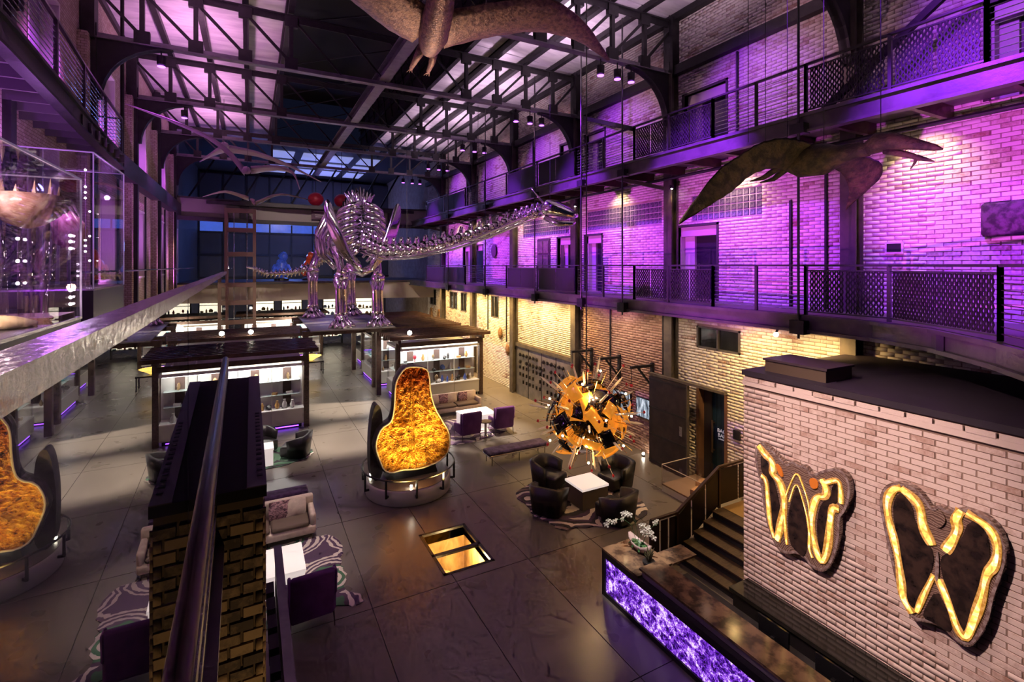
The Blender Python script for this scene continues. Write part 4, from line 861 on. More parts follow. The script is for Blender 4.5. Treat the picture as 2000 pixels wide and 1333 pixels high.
for p, q in (((10.8, 9.3, .79), (10.8, 10.9, .79)), ((10.8, 10.9, .79), (12.2, 10.9, .79)), ((10.8, 9.3, .79), (12.2, 9.3, .79)), ((10.8, 9.3, .2), (10.8, 9.3, .79)), ((10.8, 10.9, .2), (10.8, 10.9, .79))): MB().bar(p, q, .015, .015).build('glass_edge', JAMB, vit)
plamp((11.5, 10.1, .65), (1, .6, .25), 2, .05)
for x, y, s in ((11.2, 9.9, 'near'), (11.75, 10.2, 'far')):
    b_ = MB(); b_.cbox((x, y, .29), (.36, .3, .14), .2); tag(b_.build('display_stone', M('stone_amber', (.5, .3, .16), .7, 0, (.35, .2, .1), 8) if 'stone_amber' not in bpy.data.materials else bpy.data.materials['stone_amber']), 'honey-coloured squared stone in the low vitrine, %s one' % ('one beside the floor aisle' if s == 'near' else 'one beside the wall'), 'stone')
# ------------------------------------------------------------------ lit glass hatch in the floor
ht = thing('floor_hatch', 'black framed glass floor hatch lit golden from below', 'floor hatch', (4.29, 11, -.02))
PIT = M('pit_rock', (.62, .40, .16), .7, 0, (.30, .16, .05), 2.5, .5, 6, sc=(1, 1, .4))
x0, x1, y0, y1 = HOLE
MB().box(x0-.05, x0, y0, y1, -1.5, -.03).box(x1, x1+.05, y0, y1, -1.5, -.03).box(x0, x1, y0-.05, y0, -1.5, -.03).box(x0, x1, y1, y1+.05, -1.5, -.03).build('pit_wall', PIT, ht)
MB().box(x0, x1, y0, y1, -1.55, -1.5).build('pit_floor', M('pit_floor', (.75, .66, .48), .7), ht)
MB().sph((4.1, 11.4, -1.1), .42, 10, 7, (1, .9, .9), .12).build('boulder', PIT, ht, True); MB().sph((4.6, 10.5, -1.3), .3, 10, 7, (1, 1.2, .7), .12).build('boulder', PIT, ht, True)
MB().box(x0, x0+.07, y0, y1, -.05, .006).box(x1-.07, x1, y0, y1, -.05, .006).box(x0, x1, y0, y0+.07, -.05, .006).box(x0, x1, y1-.07, y1, -.05, .006).box(x0, x1, 10.86, 10.96, -.05, .006).build('frame', BFR, ht)
for a, b in ((y0+.07, 10.86), (10.96, y1-.07)): MB().box(x0+.07, x1-.07, a, b, -.02, .0).build('glass_pane', glass_mat('hatch_glass', 1.3) if a < 10.5 else bpy.data.materials['hatch_glass'], ht)
plamp((4.6, 11.0, -.45), (1, .70, .30), 44, .08); plamp((3.95, 10.5, -.5), (1, .7, .3), 16, .08)
# ------------------------------------------------------------------ golden geode on a round plinth
GEO = [(3.95, 3.7), (4.2, 3.73), (4.6, 3.65), (4.71, 3.45), (4.74, 2.91), (4.89, 2.39), (5.12, 2.0), (5.33, 1.64), (5.37, 1.27), (5.27, 0.96), (5.0, 0.79), (4.56, 0.7), (4.27, 0.7), (3.88, 0.76), (3.57, 0.72), (3.36, 0.84), (3.24, 1.16), (3.13, 1.51), (3.16, 1.78), (3.29, 2.06), (3.53, 2.16), (3.62, 2.32), (3.67, 2.69), (3.68, 3.17), (3.74, 3.41)]
pt_ = thing('round_plinth', 'round white plinth with a low black rail carrying the golden geode', 'plinth', (4.2, 14.5, 0))
PC = (4.2, 14.62)
MB().lathe([(1.22, 0), (1.25, .03), (1.25, .40), (1.20, .44)], (PC[0], PC[1], 0), 56).build('drum', M('plinth_white', (.46, .44, .42), .4), pt_, True)
MB().lathe([(1.2, 0), (1.2, .012), (0.02, .012)], (PC[0], PC[1], .44), 48).build('top', M('plinth_top', (.14, .12, .11), .3), pt_)
ring = [(PC[0]+1.36*math.cos(2*PI*k/48), PC[1]+1.36*math.sin(2*PI*k/48), .78) for k in range(48)]
MB().tube(ring, .025, 6, True).build('rail_ring', BFR, pt_, True)
for k in range(10):
    a = 2*PI*k/10+.2; c, s = math.cos(a), math.sin(a)
    MB().bar((PC[0]+1.36*c, PC[1]+1.36*s, .78), (PC[0]+1.36*c, PC[1]+1.36*s, .28), .05, .05).bar((PC[0]+1.36*c, PC[1]+1.36*s, .3), (PC[0]+1.22*c, PC[1]+1.22*s, .3), .05, .05).build('rail_bracket', BFR, pt_)
for a in (2.9, 4.5): MB().sph((PC[0]+1.1*math.cos(a), PC[1]+1.1*math.sin(a), .52), .035, 8, 6).build('bulb', BULB, pt_)
ge = thing('geode', 'tall pear-shaped geode with a glittering golden crystal face and black shell', 'geode', (4.2, 14.5, .45))
GOLD = None
def goldm():
    mt, t, b, out = nt('golden_crystal'); n = noise(t, 9, 5, .3, vec=None); v = t.nodes.new('ShaderNodeTexVoronoi'); v.inputs['Scale'].default_value = 24
    c = t.nodes.new('ShaderNodeTexCoord'); t.links.new(c.outputs['Object'], v.inputs['Vector'])
    r = ramp(t, [(.32, (.07, .02, .004)), (.42, (.50, .20, .018)), (.60, (.85, .48, .07))]); t.links.new(n.outputs['Fac'], r.inputs[0]); b.inputs['Roughness'].default_value = .35; b.inputs['Metallic'].default_value = .15
    sp = t.nodes.new('ShaderNodeSeparateXYZ'); t.links.new(c.outputs['Object'], sp.inputs[0]); mr = t.nodes.new('ShaderNodeMapRange'); mr.inputs[1].default_value = 2.0; mr.inputs[2].default_value = 2.85; t.links.new(sp.outputs['Z'], mr.inputs[0])
    rd = t.nodes.new('ShaderNodeMixRGB'); rd.blend_type = 'MULTIPLY'; rd.inputs[2].default_value = (.55, .22, .12, 1); t.links.new(mr.outputs[0], rd.inputs[0]); t.links.new(r.outputs[0], rd.inputs[1]); t.links.new(rd.outputs[0], b.inputs['Base Color'])
    bp = t.nodes.new('ShaderNodeBump'); bp.inputs['Strength'].default_value = .9; bp.inputs['Distance'].default_value = .05; t.links.new(v.outputs['Distance'], bp.inputs['Height']); t.links.new(bp.outputs[0], b.inputs['Normal']); return mt
GOLD = goldm(); SHELL = M('geode_shell', (.02, .017, .016), .55, 0, (.05, .04, .035), 5, .6, 8)
gs = smooth_poly(GEO, 1); cx, cz = 4.25, 1.7
def inset(p, s, dy):
    return [(cx+(x-cx)*s, 14.2+dy, cz+(z-cz)*s) for x, z in p]
n = len(gs)
import bmesh as _bm
def front_grid():
    """crystal face: fine grid clipped to the outline, hollowed and rough"""
    mb = MB(); rings = [(1, 0), (.97, .03), (.92, .09), (.84, .16), (.75, .2), (.65, .23), (.54, .25), (.43, .26), (.32, .27), (.2, .27), (.09, .27)]
    dense = []
    for i in range(n):
        a, b = gs[i], gs[(i+1) % n]
        for k in range(3): dense.append((a[0]+(b[0]-a[0])*k/3, a[1]+(b[1]-a[1])*k/3))
    m = len(dense); vs_ = []
    for ri, (s, dep) in enumerate(rings):
        for x, z in dense:
            # shrink towards a vertical spine so that the neck keeps its width
            sx = 4.22; szc = min(max(z, 1.25), 3.35)
            j = random.uniform(-.06, .06) if ri else 0
            vs_.append((sx+(x-sx)*s+j*.4, 14.2+dep*.55*min(1, .5+abs(x-sx))+j, szc+(z-szc)*s+j*.4))
    fs = [(i*m+k, i*m+(k+1) % m, (i+1)*m+(k+1) % m, (i+1)*m+k) for i in range(len(rings)-1) for k in range(m)]
    # close the slim spine
    last = (len(rings)-1)*m
    fs.append(tuple(last+k for k in range(m)))
    mb.add(vs_, fs); return mb
front_grid().build('crystal_face', GOLD, ge, recalc=False)
sh = MB(); prs = [(1.0, .0), (1.035, .02), (1.06, .15), (1.04, .4), (.93, .7), (.7, .92), (.3, 1.0)]
vs_ = []
for s, d_ in prs:
    for x, z in gs:
        zz = min(max(z, 1.2), 3.2); j = random.uniform(-.02, .02) if s != 1 else 0
        vs_.append((4.22+(x-4.22)*s+j, 14.2+d_*.75+j, max(.46, zz+(z-zz)*s+j)))
sh.add(vs_, [(i*n+k, (i+1)*n+k, (i+1)*n+(k+1) % n, i*n+(k+1) % n) for i in range(len(prs)-1) for k in range(n)]+[tuple((len(prs)-1)*n+k for k in range(n))])
sh.build('shell', SHELL, ge, recalc=False)
MB().tube([(x, 14.185, z) for x, z in gs], .022, 6, True).build('white_rind', M('geode_rind', (.8, .72, .55), .5), ge, True)
MB().prism(smooth_poly([(3.23, 2.69), (3.35, 2.56), (3.40, 2.21), (3.42, 1.38), (3.4, 0.46), (3.05, .46), (3.03, 1.57), (3.07, 2.11), (3.14, 2.55)], 2), lambda u, v, ww: (u, ww, v), 14.5, 14.9).build('side_prong', SHELL, ge)
MB().prism([(3.5, .46), (5.0, .46), (4.9, .8), (3.6, .8)], lambda u, v, ww: (u, ww, v), 14.28, 14.9).build('cradle', BFR, ge)

# ------------------------------------------------------------------ lit display cases with slatted pergola roofs
SPM = [M('specimen_%s' % n_, c, .3, 0, c2, 9) for n_, c, c2 in (('amber', (.6, .35, .12), (.3, .15, .05)), ('teal', (.05, .3, .32), (.02, .12, .14)), ('red', (.55, .04, .06), (.3, .02, .04)), ('pale', (.8, .78, .72), (.6, .58, .55)), ('black', (.03, .03, .035), (.1, .09, .08)), ('bronze', (.25, .16, .07), (.12, .07, .03)), ('blue', (.05, .08, .4), (.1, .2, .5)))]
def spec_meshes():
    L = []
    L.append(('carved_vase', MB().lathe([(.03, 0), (.07, .05), (.085, .14), (.04, .24), (.035, .28), (.05, .30)], n=10), 'vase'))
    L.append(('crystal_point', MB().lathe([(.06, 0), (.065, .2), (.0, .34)], n=6), 'mineral'))
    L.append(('mineral_lump', MB().sph((0, 0, .09), .11, 8, 6, (1.2, .9, .8), .18), 'mineral'))
    L.append(('stone_slice', MB().lathe([(.03, 0), (.03, .03)], n=8).add([(-.13, -.012, .05), (.13, -.012, .05), (.15, -.012, .2), (.05, -.012, .32), (-.08, -.012, .3), (-.15, -.012, .18), (-.13, .012, .05), (.13, .012, .05), (.15, .012, .2), (.05, .012, .32), (-.08, .012, .3), (-.15, .012, .18)], [(0, 1, 2, 3, 4, 5), (11, 10, 9, 8, 7, 6), (0, 6, 7, 1), (1, 7, 8, 2), (2, 8, 9, 3), (3, 9, 10, 4), (4, 10, 11, 5), (5, 11, 6, 0)]), 'mineral'))
    L.append(('open_box', MB().box(-.1, .1, -.06, .06, 0, .09), 'box'))
    L.append(('egg_on_stand', MB().lathe([(.04, 0), (.015, .04), (.02, .09), (.075, .15), (.085, .22), (.05, .31), (.0, .34)], n=10), 'ornament'))
    return L
SPEC = spec_meshes(); spm_cache = {}
COLN = ('amber', 'teal', 'red', 'pale', 'black', 'bronze', 'blue')
def specimen(loc, rz, where, group, rnd):
    where += ', %s shelf' % ('lower' if loc[2] < 1 else 'middle' if loc[2] < 1.6 else 'upper')
    i = rnd.randrange(len(SPEC)); c = rnd.choice((0, 0, 1, 2, 3, 3, 4, 4, 5, 6)); nm, mb, cat = SPEC[i]
    if (i, c) not in spm_cache: spm_cache[(i, c)] = mb.mesh(nm, SPM[c], i in (0, 5))
    o = bpy.data.objects.new(nm, spm_cache[(i, c)]); COL.objects.link(o); o.location = loc; o.rotation_euler.z = rz
    s = rnd.uniform(.8, 1.25); o.scale = (s, s, s)
    tag(o, '%s %s in the lit case %s' % (COLN[c], nm.replace('_', ' '), where), cat, group)
PERF = M('perforated_brown', (.045, .028, .022), .5, .2, (.10, .06, .045), 18)
def showcase(where, short, x0, x1, y0, y1, front=True, side=None, nb=3, fill=26, seed=1):
    rnd = random.Random(seed)
    c = thing('display_case', 'lit white glass display case, '+where, 'display case', ((x0+x1)/2, (y0+y1)/2, 0), 'lit display cases')
    ZS, ZT = .78, 2.55
    MB().box(x0+.08, x1-.08, y0+.1, y1-.1, 0, .16).build('toe_plinth', DARK, c)
    for i in range(nb):
        a, b = x0+(x1-x0)*i/nb, x0+(x1-x0)*(i+1)/nb
        MB().box(a+.005, b-.005, y0+.02, y0+.06, .16, ZS-.02).build('base_panel', CASEP, c)
        MB().box(a+.03, b-.03, y0+.02, y0+.03, ZS+.02, ZT).build('glass_front', ACRYL, c)
        MB().box(a-.012, a+.012, y0+.01, y0+.05, ZS, ZT).build('mullion', WHITE, c)
    MB().box(x0, x1, y0+.06, y1, .16, ZS-.02).build('carcass', CASEP, c); MB().box(x0, x1, y0, y1, ZS-.02, ZS+.02).build('deck', WHITE, c)
    MB().box(x0, x1, y0+.75, y0+.79, ZS, ZT).build('back_panel', WHITE, c)
    MB().box(x0, x1, y0, y1, ZT, ZT+.12).build('head_frame', WHITE, c); MB().box(x0+.1, x1-.1, y0+.08, y0+.6, ZT-.025, ZT-.002).build('led_panel', LEDW, c)
    MB().box(x0+.2, x1-.2, y0+.075, y0+.09, .05, .09).build('violet_strip', LEDV, c)
    if side is not None:
        xs_ = x0 if side < 0 else x1; s = 1 if side < 0 else -1
        MB().box(min(xs_, xs_+s*.03), max(xs_, xs_+s*.03), y0+.85, y1-.1, ZS+.02, ZT).build('glass_side', ACRYL, c)
        MB().box(min(xs_+s*.6, xs_+s*.64), max(xs_+s*.6, xs_+s*.64), y0+.79, y1, ZS, ZT).build('back_panel', WHITE, c)
        MB().box(min(xs_+s*.08, xs_+s*.5), max(xs_+s*.08, xs_+s*.5), y0+.85, y1-.1, ZT-.025, ZT-.002).build('led_panel', LEDW, c)
        MB().box(min(xs_+s*.075, xs_+s*.09), max(xs_+s*.075, xs_+s*.09), y0+.2, y1-.2, .05, .09).build('violet_strip', LEDV, c)
        MB().box(min(xs_+s*.03, xs_+s*.08), max(xs_+s*.03, xs_+s*.08), y0+.8, y1-.05, .16, ZS).build('base_panel', CASEP, c)
    for z in (1.32, 1.9):
        MB().box(x0+.1, x1-.1, y0+.35, y0+.75, z, z+.012).build('glass_shelf', M('shelf_glass', (.5, .62, .6), .1) if 'shelf_glass' not in bpy.data.materials else bpy.data.materials['shelf_glass'], c)
    for x in (x0-.1, x1+.1): MB().box(x-.1, x+.1, y0-.02, y0+.22, 0, 2.75).build('corner_post', PERF, c)
    for i in range(nb):      # dark drop panels behind the goods
        a = x0+(x1-x0)*(i+.5)/nb; MB().box(a-.16, a+.16, y0+.72, y0+.745, ZS+.05, ZT-.1).build('drop_panel', M('drop_brown', (.10, .06, .05), .6) if 'drop_brown' not in bpy.data.materials else bpy.data.materials['drop_brown'], c)
    k = 0
    for z, yy, nn in ((ZS+.02, .28, fill//2), (1.332, .52, fill//4), (1.912, .52, fill//4)):
        for i in range(nn): specimen((x0+.25+(x1-x0-.5)*(i+rnd.uniform(.2, .8))/nn, y0+yy+rnd.uniform(-.08, .08), z), rnd.uniform(0, 6), short, 'goods in the case '+short, rnd)
    if side is not None:
        for z in (ZS+.02, 1.332):
            for i in range(5): specimen((xs_+s*.3, y0+1.0+(y1-y0-1.3)*i/5, z), 0, short, 'goods in the case '+short, rnd)
        MB().box(min(xs_+s*.1, xs_+s*.55), max(xs_+s*.1, xs_+s*.55), y0+.85, y1-.1, 1.32, 1.332).build('glass_shelf', bpy.data.materials['shelf_glass'], c)
    # glowing clerestory strip and slatted roof
    p = thing('pergola_roof', 'brown slatted pergola roof above the case '+where, 'pergola', ((x0+x1)/2, (y0+y1)/2, 2.67), 'slatted roofs of the display cases')
    MB().box(x0-.2, x1+.2, y0-.02, y0+.1, 2.75, 2.95).build('front_beam', BROWN, p); MB().box(x0-.2, x1+.2, y1-.1, y1+.02, 2.75, 2.95).build('rear_beam', BROWN, p)
    MB().box(x0+.1, x1-.1, y0+.02, y0+.06, 2.675, 2.75).build('light_strip', M('case_head_light', (1, 1, 1), .4, e=(1, .92, .75), es=2.2, c2=(.2, .18, .15), ns=9) if 'case_head_light' not in bpy.data.materials else bpy.data.materials['case_head_light'], p)
    for x in (x0-.1, x1+.1): MB().box(x-.07, x+.07, y0-.25, y1+.1, 2.95, 3.12).build('side_beam', BROWN, p)
    m = int((y1-y0)/.34)
    for i in range(m+1): y = y0-.15+(y1-y0+.2)*i/m; MB().box(x0-.55, x1+.55, y-.05, y+.05, 3.12, 3.28).build('slat', BROWN, p)
    return c
showcase('in the row under the dinosaur, beside the dark gallery pier', 'beside the gallery pier', -2.85, 1.95, 22.2, 25.2, nb=4, fill=30, side=1, seed=4)
showcase('behind the pier, second of its row', 'second behind the pier', -2.85, 1.95, 27.4, 30.6, nb=4, fill=16, side=1, seed=5)
showcase('behind the cream sofa at the gold-lit wall', 'behind the sofa', 6.35, 10.5, 23.5, 26.2, nb=3, fill=34, side=-1, seed=6)
showcase('across the aisle with its long side to the walkway', 'across the aisle', 6.1, 10.5, 27.6, 31.6, nb=3, fill=16, side=-1, seed=7)
showcase('farthest of the row along the gold-lit wall', 'farthest along the wall', 6.6, 10.5, 33.2, 36.2, nb=3, fill=12, side=-1, seed=8)
showcase('far beneath the cream bridge', 'under the cream bridge', -.4, 4.6, 39.5, 42.0, nb=4, fill=14, seed=10)
for x, y, z, s in ((6.75, 23.35, 3.36, 'above the case by the gold-lit wall'), (.0, 27.3, 3.36, 'above the second slatted roof')):
    l = thing('roof_spotlight', 'small bright spotlight '+s, 'lamp', (x, y, 3.28)); MB().tube([(x, y, 3.28), (x, y, z+.02)], .025, 6).build('stalk', STEEL, l); MB().sph((x, y-.04, z+.1), .11, 10, 6).build('bulb', BULB, l)
# bronze tubs with glowing bowls in the aisle
for x, y, s in ((3.3, 33.0, 'at the mouth of the far aisle'), (-1.2, 33.5, 'beside the lift tower'), (3.2, 38.2, 'under the cream bridge')):
    t_ = thing('bowl_table', 'table with a glowing golden bowl '+s, 'table', (x, y, 0))
    MB().lathe([(.1, 0), (.5, .25), (.62, .3), (.5, .22)], (x, y, .8), 18).build('bowl', M('amber_glow', (.8, .5, .1), .4, e=(1, .6, .12), es=2.0) if 'amber_glow' not in bpy.data.materials else bpy.data.materials['amber_glow'], t_, True)
    MB().box(x-.7, x+.7, y-.5, y+.5, .72, .8).build('top', BFR, t_)
    for a in (-.65, .65):
        for b in (-.45, .45): MB().box(x+a-.03, x+a+.03, y+b-.03, y+b+.03, 0, .72).build('leg', BFR, t_)

# ------------------------------------------------------------------ rugs, sofas, armchairs, tables
def rug_mat(name, cols, sc=1.0):
    mt, t, b, out = nt(name); b.inputs['Roughness'].default_value = .95
    c = t.nodes.new('ShaderNodeTexCoord'); n = noise(t, 1.6*sc, 3, .6, vec=c.outputs['Object']); v = t.nodes.new('ShaderNodeTexVoronoi'); v.inputs['Scale'].default_value = .95*sc
    mx = t.nodes.new('ShaderNodeMixRGB'); mx.inputs[0].default_value = .22; t.links.new(c.outputs['Object'], mx.inputs[1]); t.links.new(n.outputs['Color'], mx.inputs[2]); t.links.new(mx.outputs[0], v.inputs['Vector'])
    k = len(cols); r = ramp(t, [(i/k*.85, q) for i, q in enumerate(cols)], 'CONSTANT'); t.links.new(v.outputs['Distance'], r.inputs[0]); t.links.new(r.outputs[0], b.inputs['Base Color']); return mt
PUR, GRN, WHT, BLA = (.085, .05, .10), (.06, .15, .09), (.62, .54, .50), (.04, .035, .045)
RUGA = rug_mat('agate_rug', [WHT, PUR, WHT, PUR, PUR, WHT, GRN, WHT, GRN, WHT, GRN, PUR, WHT, PUR, WHT, PUR, WHT, PUR], 1.15)
RUGB = rug_mat('agate_rug_dark', [BLA, WHT, BLA, PUR, WHT, BLA, (.2, .15, .14), BLA, WHT, BLA, PUR, WHT, BLA, BLA], .9)
def rug(label, pts, mat):
    poly = smooth_poly(pts, 2); poly = [(x+.03*math.sin(9*i*.37), y+.03*math.cos(11*i*.41)) for i, (x, y) in enumerate(poly)]
    o = MB().prism(poly, lambda u, v, ww: (u, v, ww), .001, .018).build('agate_rug', mat); return tag(o, label, 'rug', 'agate patterned rugs')
rug('purple and green agate patterned rug under the near glowing table', [(.3, 10.1), (.9, 10.3), (1.5, 10.2), (1.95, 9.95), (2.0, 10.35), (1.65, 10.6), (1.85, 11.1), (1.75, 11.6), (1.95, 12.2), (1.85, 12.9), (1.3, 13.1), (.3, 13.0), (-.8, 12.9), (-1.2, 11.6), (-.8, 10.2)], RUGA)
rug('striped dark agate patterned rug beneath the exploding sculpture', [(6.7, 12.7), (6.85, 12.0), (6.65, 11.4), (6.9, 10.9), (6.85, 10.45), (7.4, 10.35), (8.0, 10.1), (8.7, 9.8), (9.6, 10.1), (9.9, 10.9), (9.8, 12.2), (9.0, 13.1), (7.6, 13.2)], RUGB)
rug('violet agate patterned rug in front of the cream sofa', [(6.5, 17.3), (6.3, 18.2), (6.5, 19.2), (7.2, 20.2), (9.2, 20.3), (9.6, 19.0), (9.3, 17.8), (8.4, 17.5), (7.3, 17.2)], rug_mat('agate_rug_violet', [PUR, WHT, (.16, .09, .18), WHT, PUR, (.3, .2, .3), WHT, PUR, (.16, .09, .18), WHT, PUR, PUR], .9))
rug('green agate patterned rug before the case beside the pier', [(-.6, 18.2), (.4, 18.05), (1.2, 18.2), (1.95, 18.7), (2.0, 19.3), (1.6, 19.9), (.4, 20.2), (-.8, 19.8)], rug_mat('agate_rug_green', [GRN, BLA, GRN, (.1, .2, .13), BLA, WHT, GRN, BLA, GRN, (.1, .2, .13), BLA, GRN], .9))
def rbox(x0, x1, y0, y1, z0, z1, r=.05):
    """softly eased box"""
    mb = MB(); pr = [(0, 0), (.0, 0)]
    def ringp(i, z): return [(x0+i, y0+r, z), (x0+r, y0+i, z), (x1-r, y0+i, z), (x1-i, y0+r, z), (x1-i, y1-r, z), (x1-r, y1-i, z), (x0+r, y1-i, z), (x0+i, y1-r, z)]
    R = [ringp(r*.6, z0), ringp(0, z0+r), ringp(0, z1-r), ringp(r*.3, z1-r*.3), ringp(r, z1)]
    mb.add([p for q in R for p in q], [(i*8+k, i*8+(k+1) % 8, (i+1)*8+(k+1) % 8, (i+1)*8+k) for i in range(4) for k in range(8)]+[tuple(range(7, -1, -1)), tuple(range(32, 40))]); return mb
LEGM = M('slim_leg', (.12, .10, .08), .35, .8)
def wing_chair(label, loc, rz):
    """back towards -y in its own coordinates"""
    c = local('wing_chair', label, 'armchair', loc, rz, 'purple velvet armchairs')
    rbox(-.36, .36, -.30, .40, .26, .46).build('seat', VELV, c, True); rbox(-.31, .31, -.24, .38, .46, .54).build('seat_cushion', M('grey_seat', (.3, .28, .3), .8) if 'grey_seat' not in bpy.data.materials else bpy.data.materials['grey_seat'], c, True)
    b_ = rbox(-.40, .40, -.44, -.30, .26, 1.12, .06); b_.v = [(x, y-.10*max(0, z-.4), z) for x, y, z in b_.v]; b_.build('backrest', VELV, c, True)
    for s in (-1, 1):
        a = rbox(min(s*.34, s*.42), max(s*.34, s*.42), -.34, .36, .26, .66, .03); a.v = [(x, y, z-(.10*(y+.3) if z > .5 else 0)) for x, y, z in a.v]; a.build('armrest', VELV, c, True)
        w_ = rbox(min(s*.36, s*.42), max(s*.36, s*.42), -.42, -.2, .6, 1.08, .03); w_.v = [(x, y-.10*max(0, z-.4), z) for x, y, z in w_.v]; w_.build('wing', VELV, c, True)
        MB().tube([(s*.37, -.36, .27), (s*.38, -.40, 0)], [.016, .009], 6).build('leg', LEGM, c); MB().tube([(s*.37, .34, .27), (s*.38, .38, 0)], [.016, .009], 6).build('leg', LEGM, c)
    return c
wing_chair('purple velvet wing chair seen from behind, beside the geode', (7.42, 17.75, 0), .03)
wing_chair('purple velvet wing chair beside the pedestal table, nearer the wall', (8.92, 17.85, 0), -.08)
wing_chair('purple velvet wing chair on the near agate rug, seen from behind', (.98, 10.05, 0), .05)
def tub_chair(label, loc, rz):
    c = local('tub_chair', label, 'armchair', loc, rz, 'black leather tub chairs')
    n_ = 18; out, inn = [], []
    for k in range(n_+1):
        a = PI*.0+(-.12+1.24*k/n_)*PI; sq = 1/max(abs(math.cos(a)), abs(math.sin(a)))**.55
        out.append((.43*sq*math.cos(a), -.43*sq*math.sin(a))); inn.append((.33*sq*math.cos(a), -.33*sq*math.sin(a)))
    mb = MB(); m = n_+1
    hz = lambda k: .62+.14*math.sin(PI*k/n_)
    vs_ = [(x*.86, y*.86, .06) for x, y in out]+[(x*1.04, y*1.04, hz(k)) for k, (x, y) in enumerate(out)]+[(x*1.02, y*1.02, hz(k)) for k, (x, y) in enumerate(inn)]+[(x*.9, y*.9, .3) for x, y in inn]
    fs = [(r*m+k, r*m+k+1, (r+1)*m+k+1, (r+1)*m+k) for r in range(3) for k in range(n_)]+[(0, m, 2*m, 3*m), (n_, 3*m+n_, 2*m+n_, m+n_)]+[(3*m+k, 3*m+k+1, k+1, k) for k in range(n_)]
    mb.add(vs_, fs); mb.build('shell', BLK, c, True)
    rbox(-.31, .31, -.3, .4, .08, .40).build('seat', BLK, c, True); c.scale = (1.15, 1.15, 1.08); return c
tub_chair('black leather tub chair on the striped rug, nearest the geode', (7.18, 11.4, 0), -.9)
tub_chair('black leather tub chair between the sculpture and the orchid', (8.5, 10.22, 0), .25)
tub_chair('black leather tub chair on the wall side of the sculpture', (9.75, 11.75, 0), 1.7)
tub_chair('black leather tub chair hidden behind the hanging sculpture', (8.0, 12.75, 0), -2.7)
tub_chair('dark leather tub chair on the green rug, beside the walkway', (1.42, 18.9, 0), 1.2)
tub_chair('dark leather tub chair on the green rug, next to the case', (.35, 19.9, 0), -2.6)
def cube_table(label, x0, x1, y0, y1, z, body=TABLE):
    t_ = thing('lounge_table', label, 'table', ((x0+x1)/2, (y0+y1)/2, 0), 'square lounge tables')
    MB().box(x0, x1, y0, y1, z-.06, z).build('top', TABLE, t_)
    for nm, a in (('side', (x0+.02, x1-.02, y0+.02, y0+.05)), ('side', (x0+.02, x1-.02, y1-.05, y1-.02)), ('side', (x0+.02, x0+.05, y0+.05, y1-.05)), ('side', (x1-.05, x1-.02, y0+.05, y1-.05))): MB().box(a[0], a[1], a[2], a[3], .02, z-.06).build(nm, body, t_)
    MB().box(x0+.06, x1-.06, y0+.06, y1-.06, 0, .05).build('base', BFR, t_)
cube_table('glowing white table beneath the hanging sculpture, with dark sides', 7.95, 8.85, 10.95, 11.8, .6, M('table_side', (.10, .075, .06), .4))
cube_table('glowing white onyx table in front of the cream sofa', 7.65, 9.05, 18.5, 19.55, .56)
cube_table('glowing white table on the near agate rug beside the wing chair', -.6, 1.0, 10.9, 12.0, .5)
cube_table('glowing white table among the tub chairs by the pier', -.2, .68, 18.3, 19.0, .6)
pd = thing('pedestal_table', 'small dark pedestal table between the two purple wing chairs', 'table', (8.2, 17.6, 0))
MB().lathe([(.24, 0), (.24, .03)], (8.2, 17.75, .52), 20).build('top', M('pedestal_brown', (.06, .03, .03), .3), pd); MB().lathe([(.2, 0), (.2, .02), (.05, .03), (.05, .52)], (8.2, 17.75, 0), 16).build('stem', SILV, pd)
def sofa(label, x0, x1, y0, depth, cush, rz_face=-1, tagc=''):
    s_ = thing('sofa', label, 'sofa', ((x0+x1)/2, y0, 0), 'cream upholstered sofas')
    y1 = y0+depth
    rbox(x0, x1, y0, y1, .14, .34).build('base', CREAM, s_, True); rbox(x0, x1, y1-.18, y1, .3, .82).build('backrest', CREAM, s_, True)
    for a, b in ((x0, x0+.14), (x1-.14, x1)): rbox(a, b, y0+.02, y1, .3, .62).build('armrest', CREAM, s_, True)
    m = (x0+x1)/2
    for a, b in ((x0+.15, m-.01), (m+.01, x1-.15)): rbox(a, b, y0, y1-.2, .34, .45).build('seat_cushion', M('seat_brown', (.13, .09, .07), .8) if 'seat_brown' not in bpy.data.materials else bpy.data.materials['seat_brown'], s_, True)
    for a in (x0+.08, x1-.08):
        for b in (y0+.06, y1-.08): MB().tube([(a, b, .16), (a, b, 0)], .015, 6).build('leg', LEGM, s_)
    for i, (cx_, mt_, d_) in enumerate(cush):
        q = MB(); w_, h_ = .24, .2
        vs_ = []
        for yy in (0, 1):
            for u in range(5):
                for v in range(5):
                    a, b = u/2-1, v/2-1; t_ = .07*(1-a*a)*(1-b*b)*(1 if yy else -1); vs_.append((cx_+a*w_*(1-.06*b*b), y1-.28+t_+.07*b, .63+b*h_*(1-.06*a*a)))
        q.add(vs_, [(o_+u*5+v, o_+(u+1)*5+v, o_+(u+1)*5+v+1, o_+u*5+v+1) for o_ in (0, 25) for u in range(4) for v in range(4)])
        tag(q.build('throw_cushion', mt_, None, True), d_+' '+tagc, 'cushion', 'throw cushions')
sofa('cream sofa in front of the lit case at the gold wall', 7.0, 9.4, 20.75, .85, [(7.3, CREAM, 'pale cushion at the geode end'), (7.75, CUSH, 'patterned cushion at the geode end'), (8.15, CREAM, 'pale cushion in the middle'), (8.7, CUSH, 'patterned cushion at the wall end'), (9.1, CREAM, 'pale cushion at the wall end')], tagc='of the sofa before the lit case')
sofa('cream sofa on the near agate rug beside the pier', -.6, 1.42, 12.95, .85, [(1.0, CREAM, 'pale cushion'), (.62, CUSH, 'striped plum cushion')], tagc='on the near sofa beside the pier')
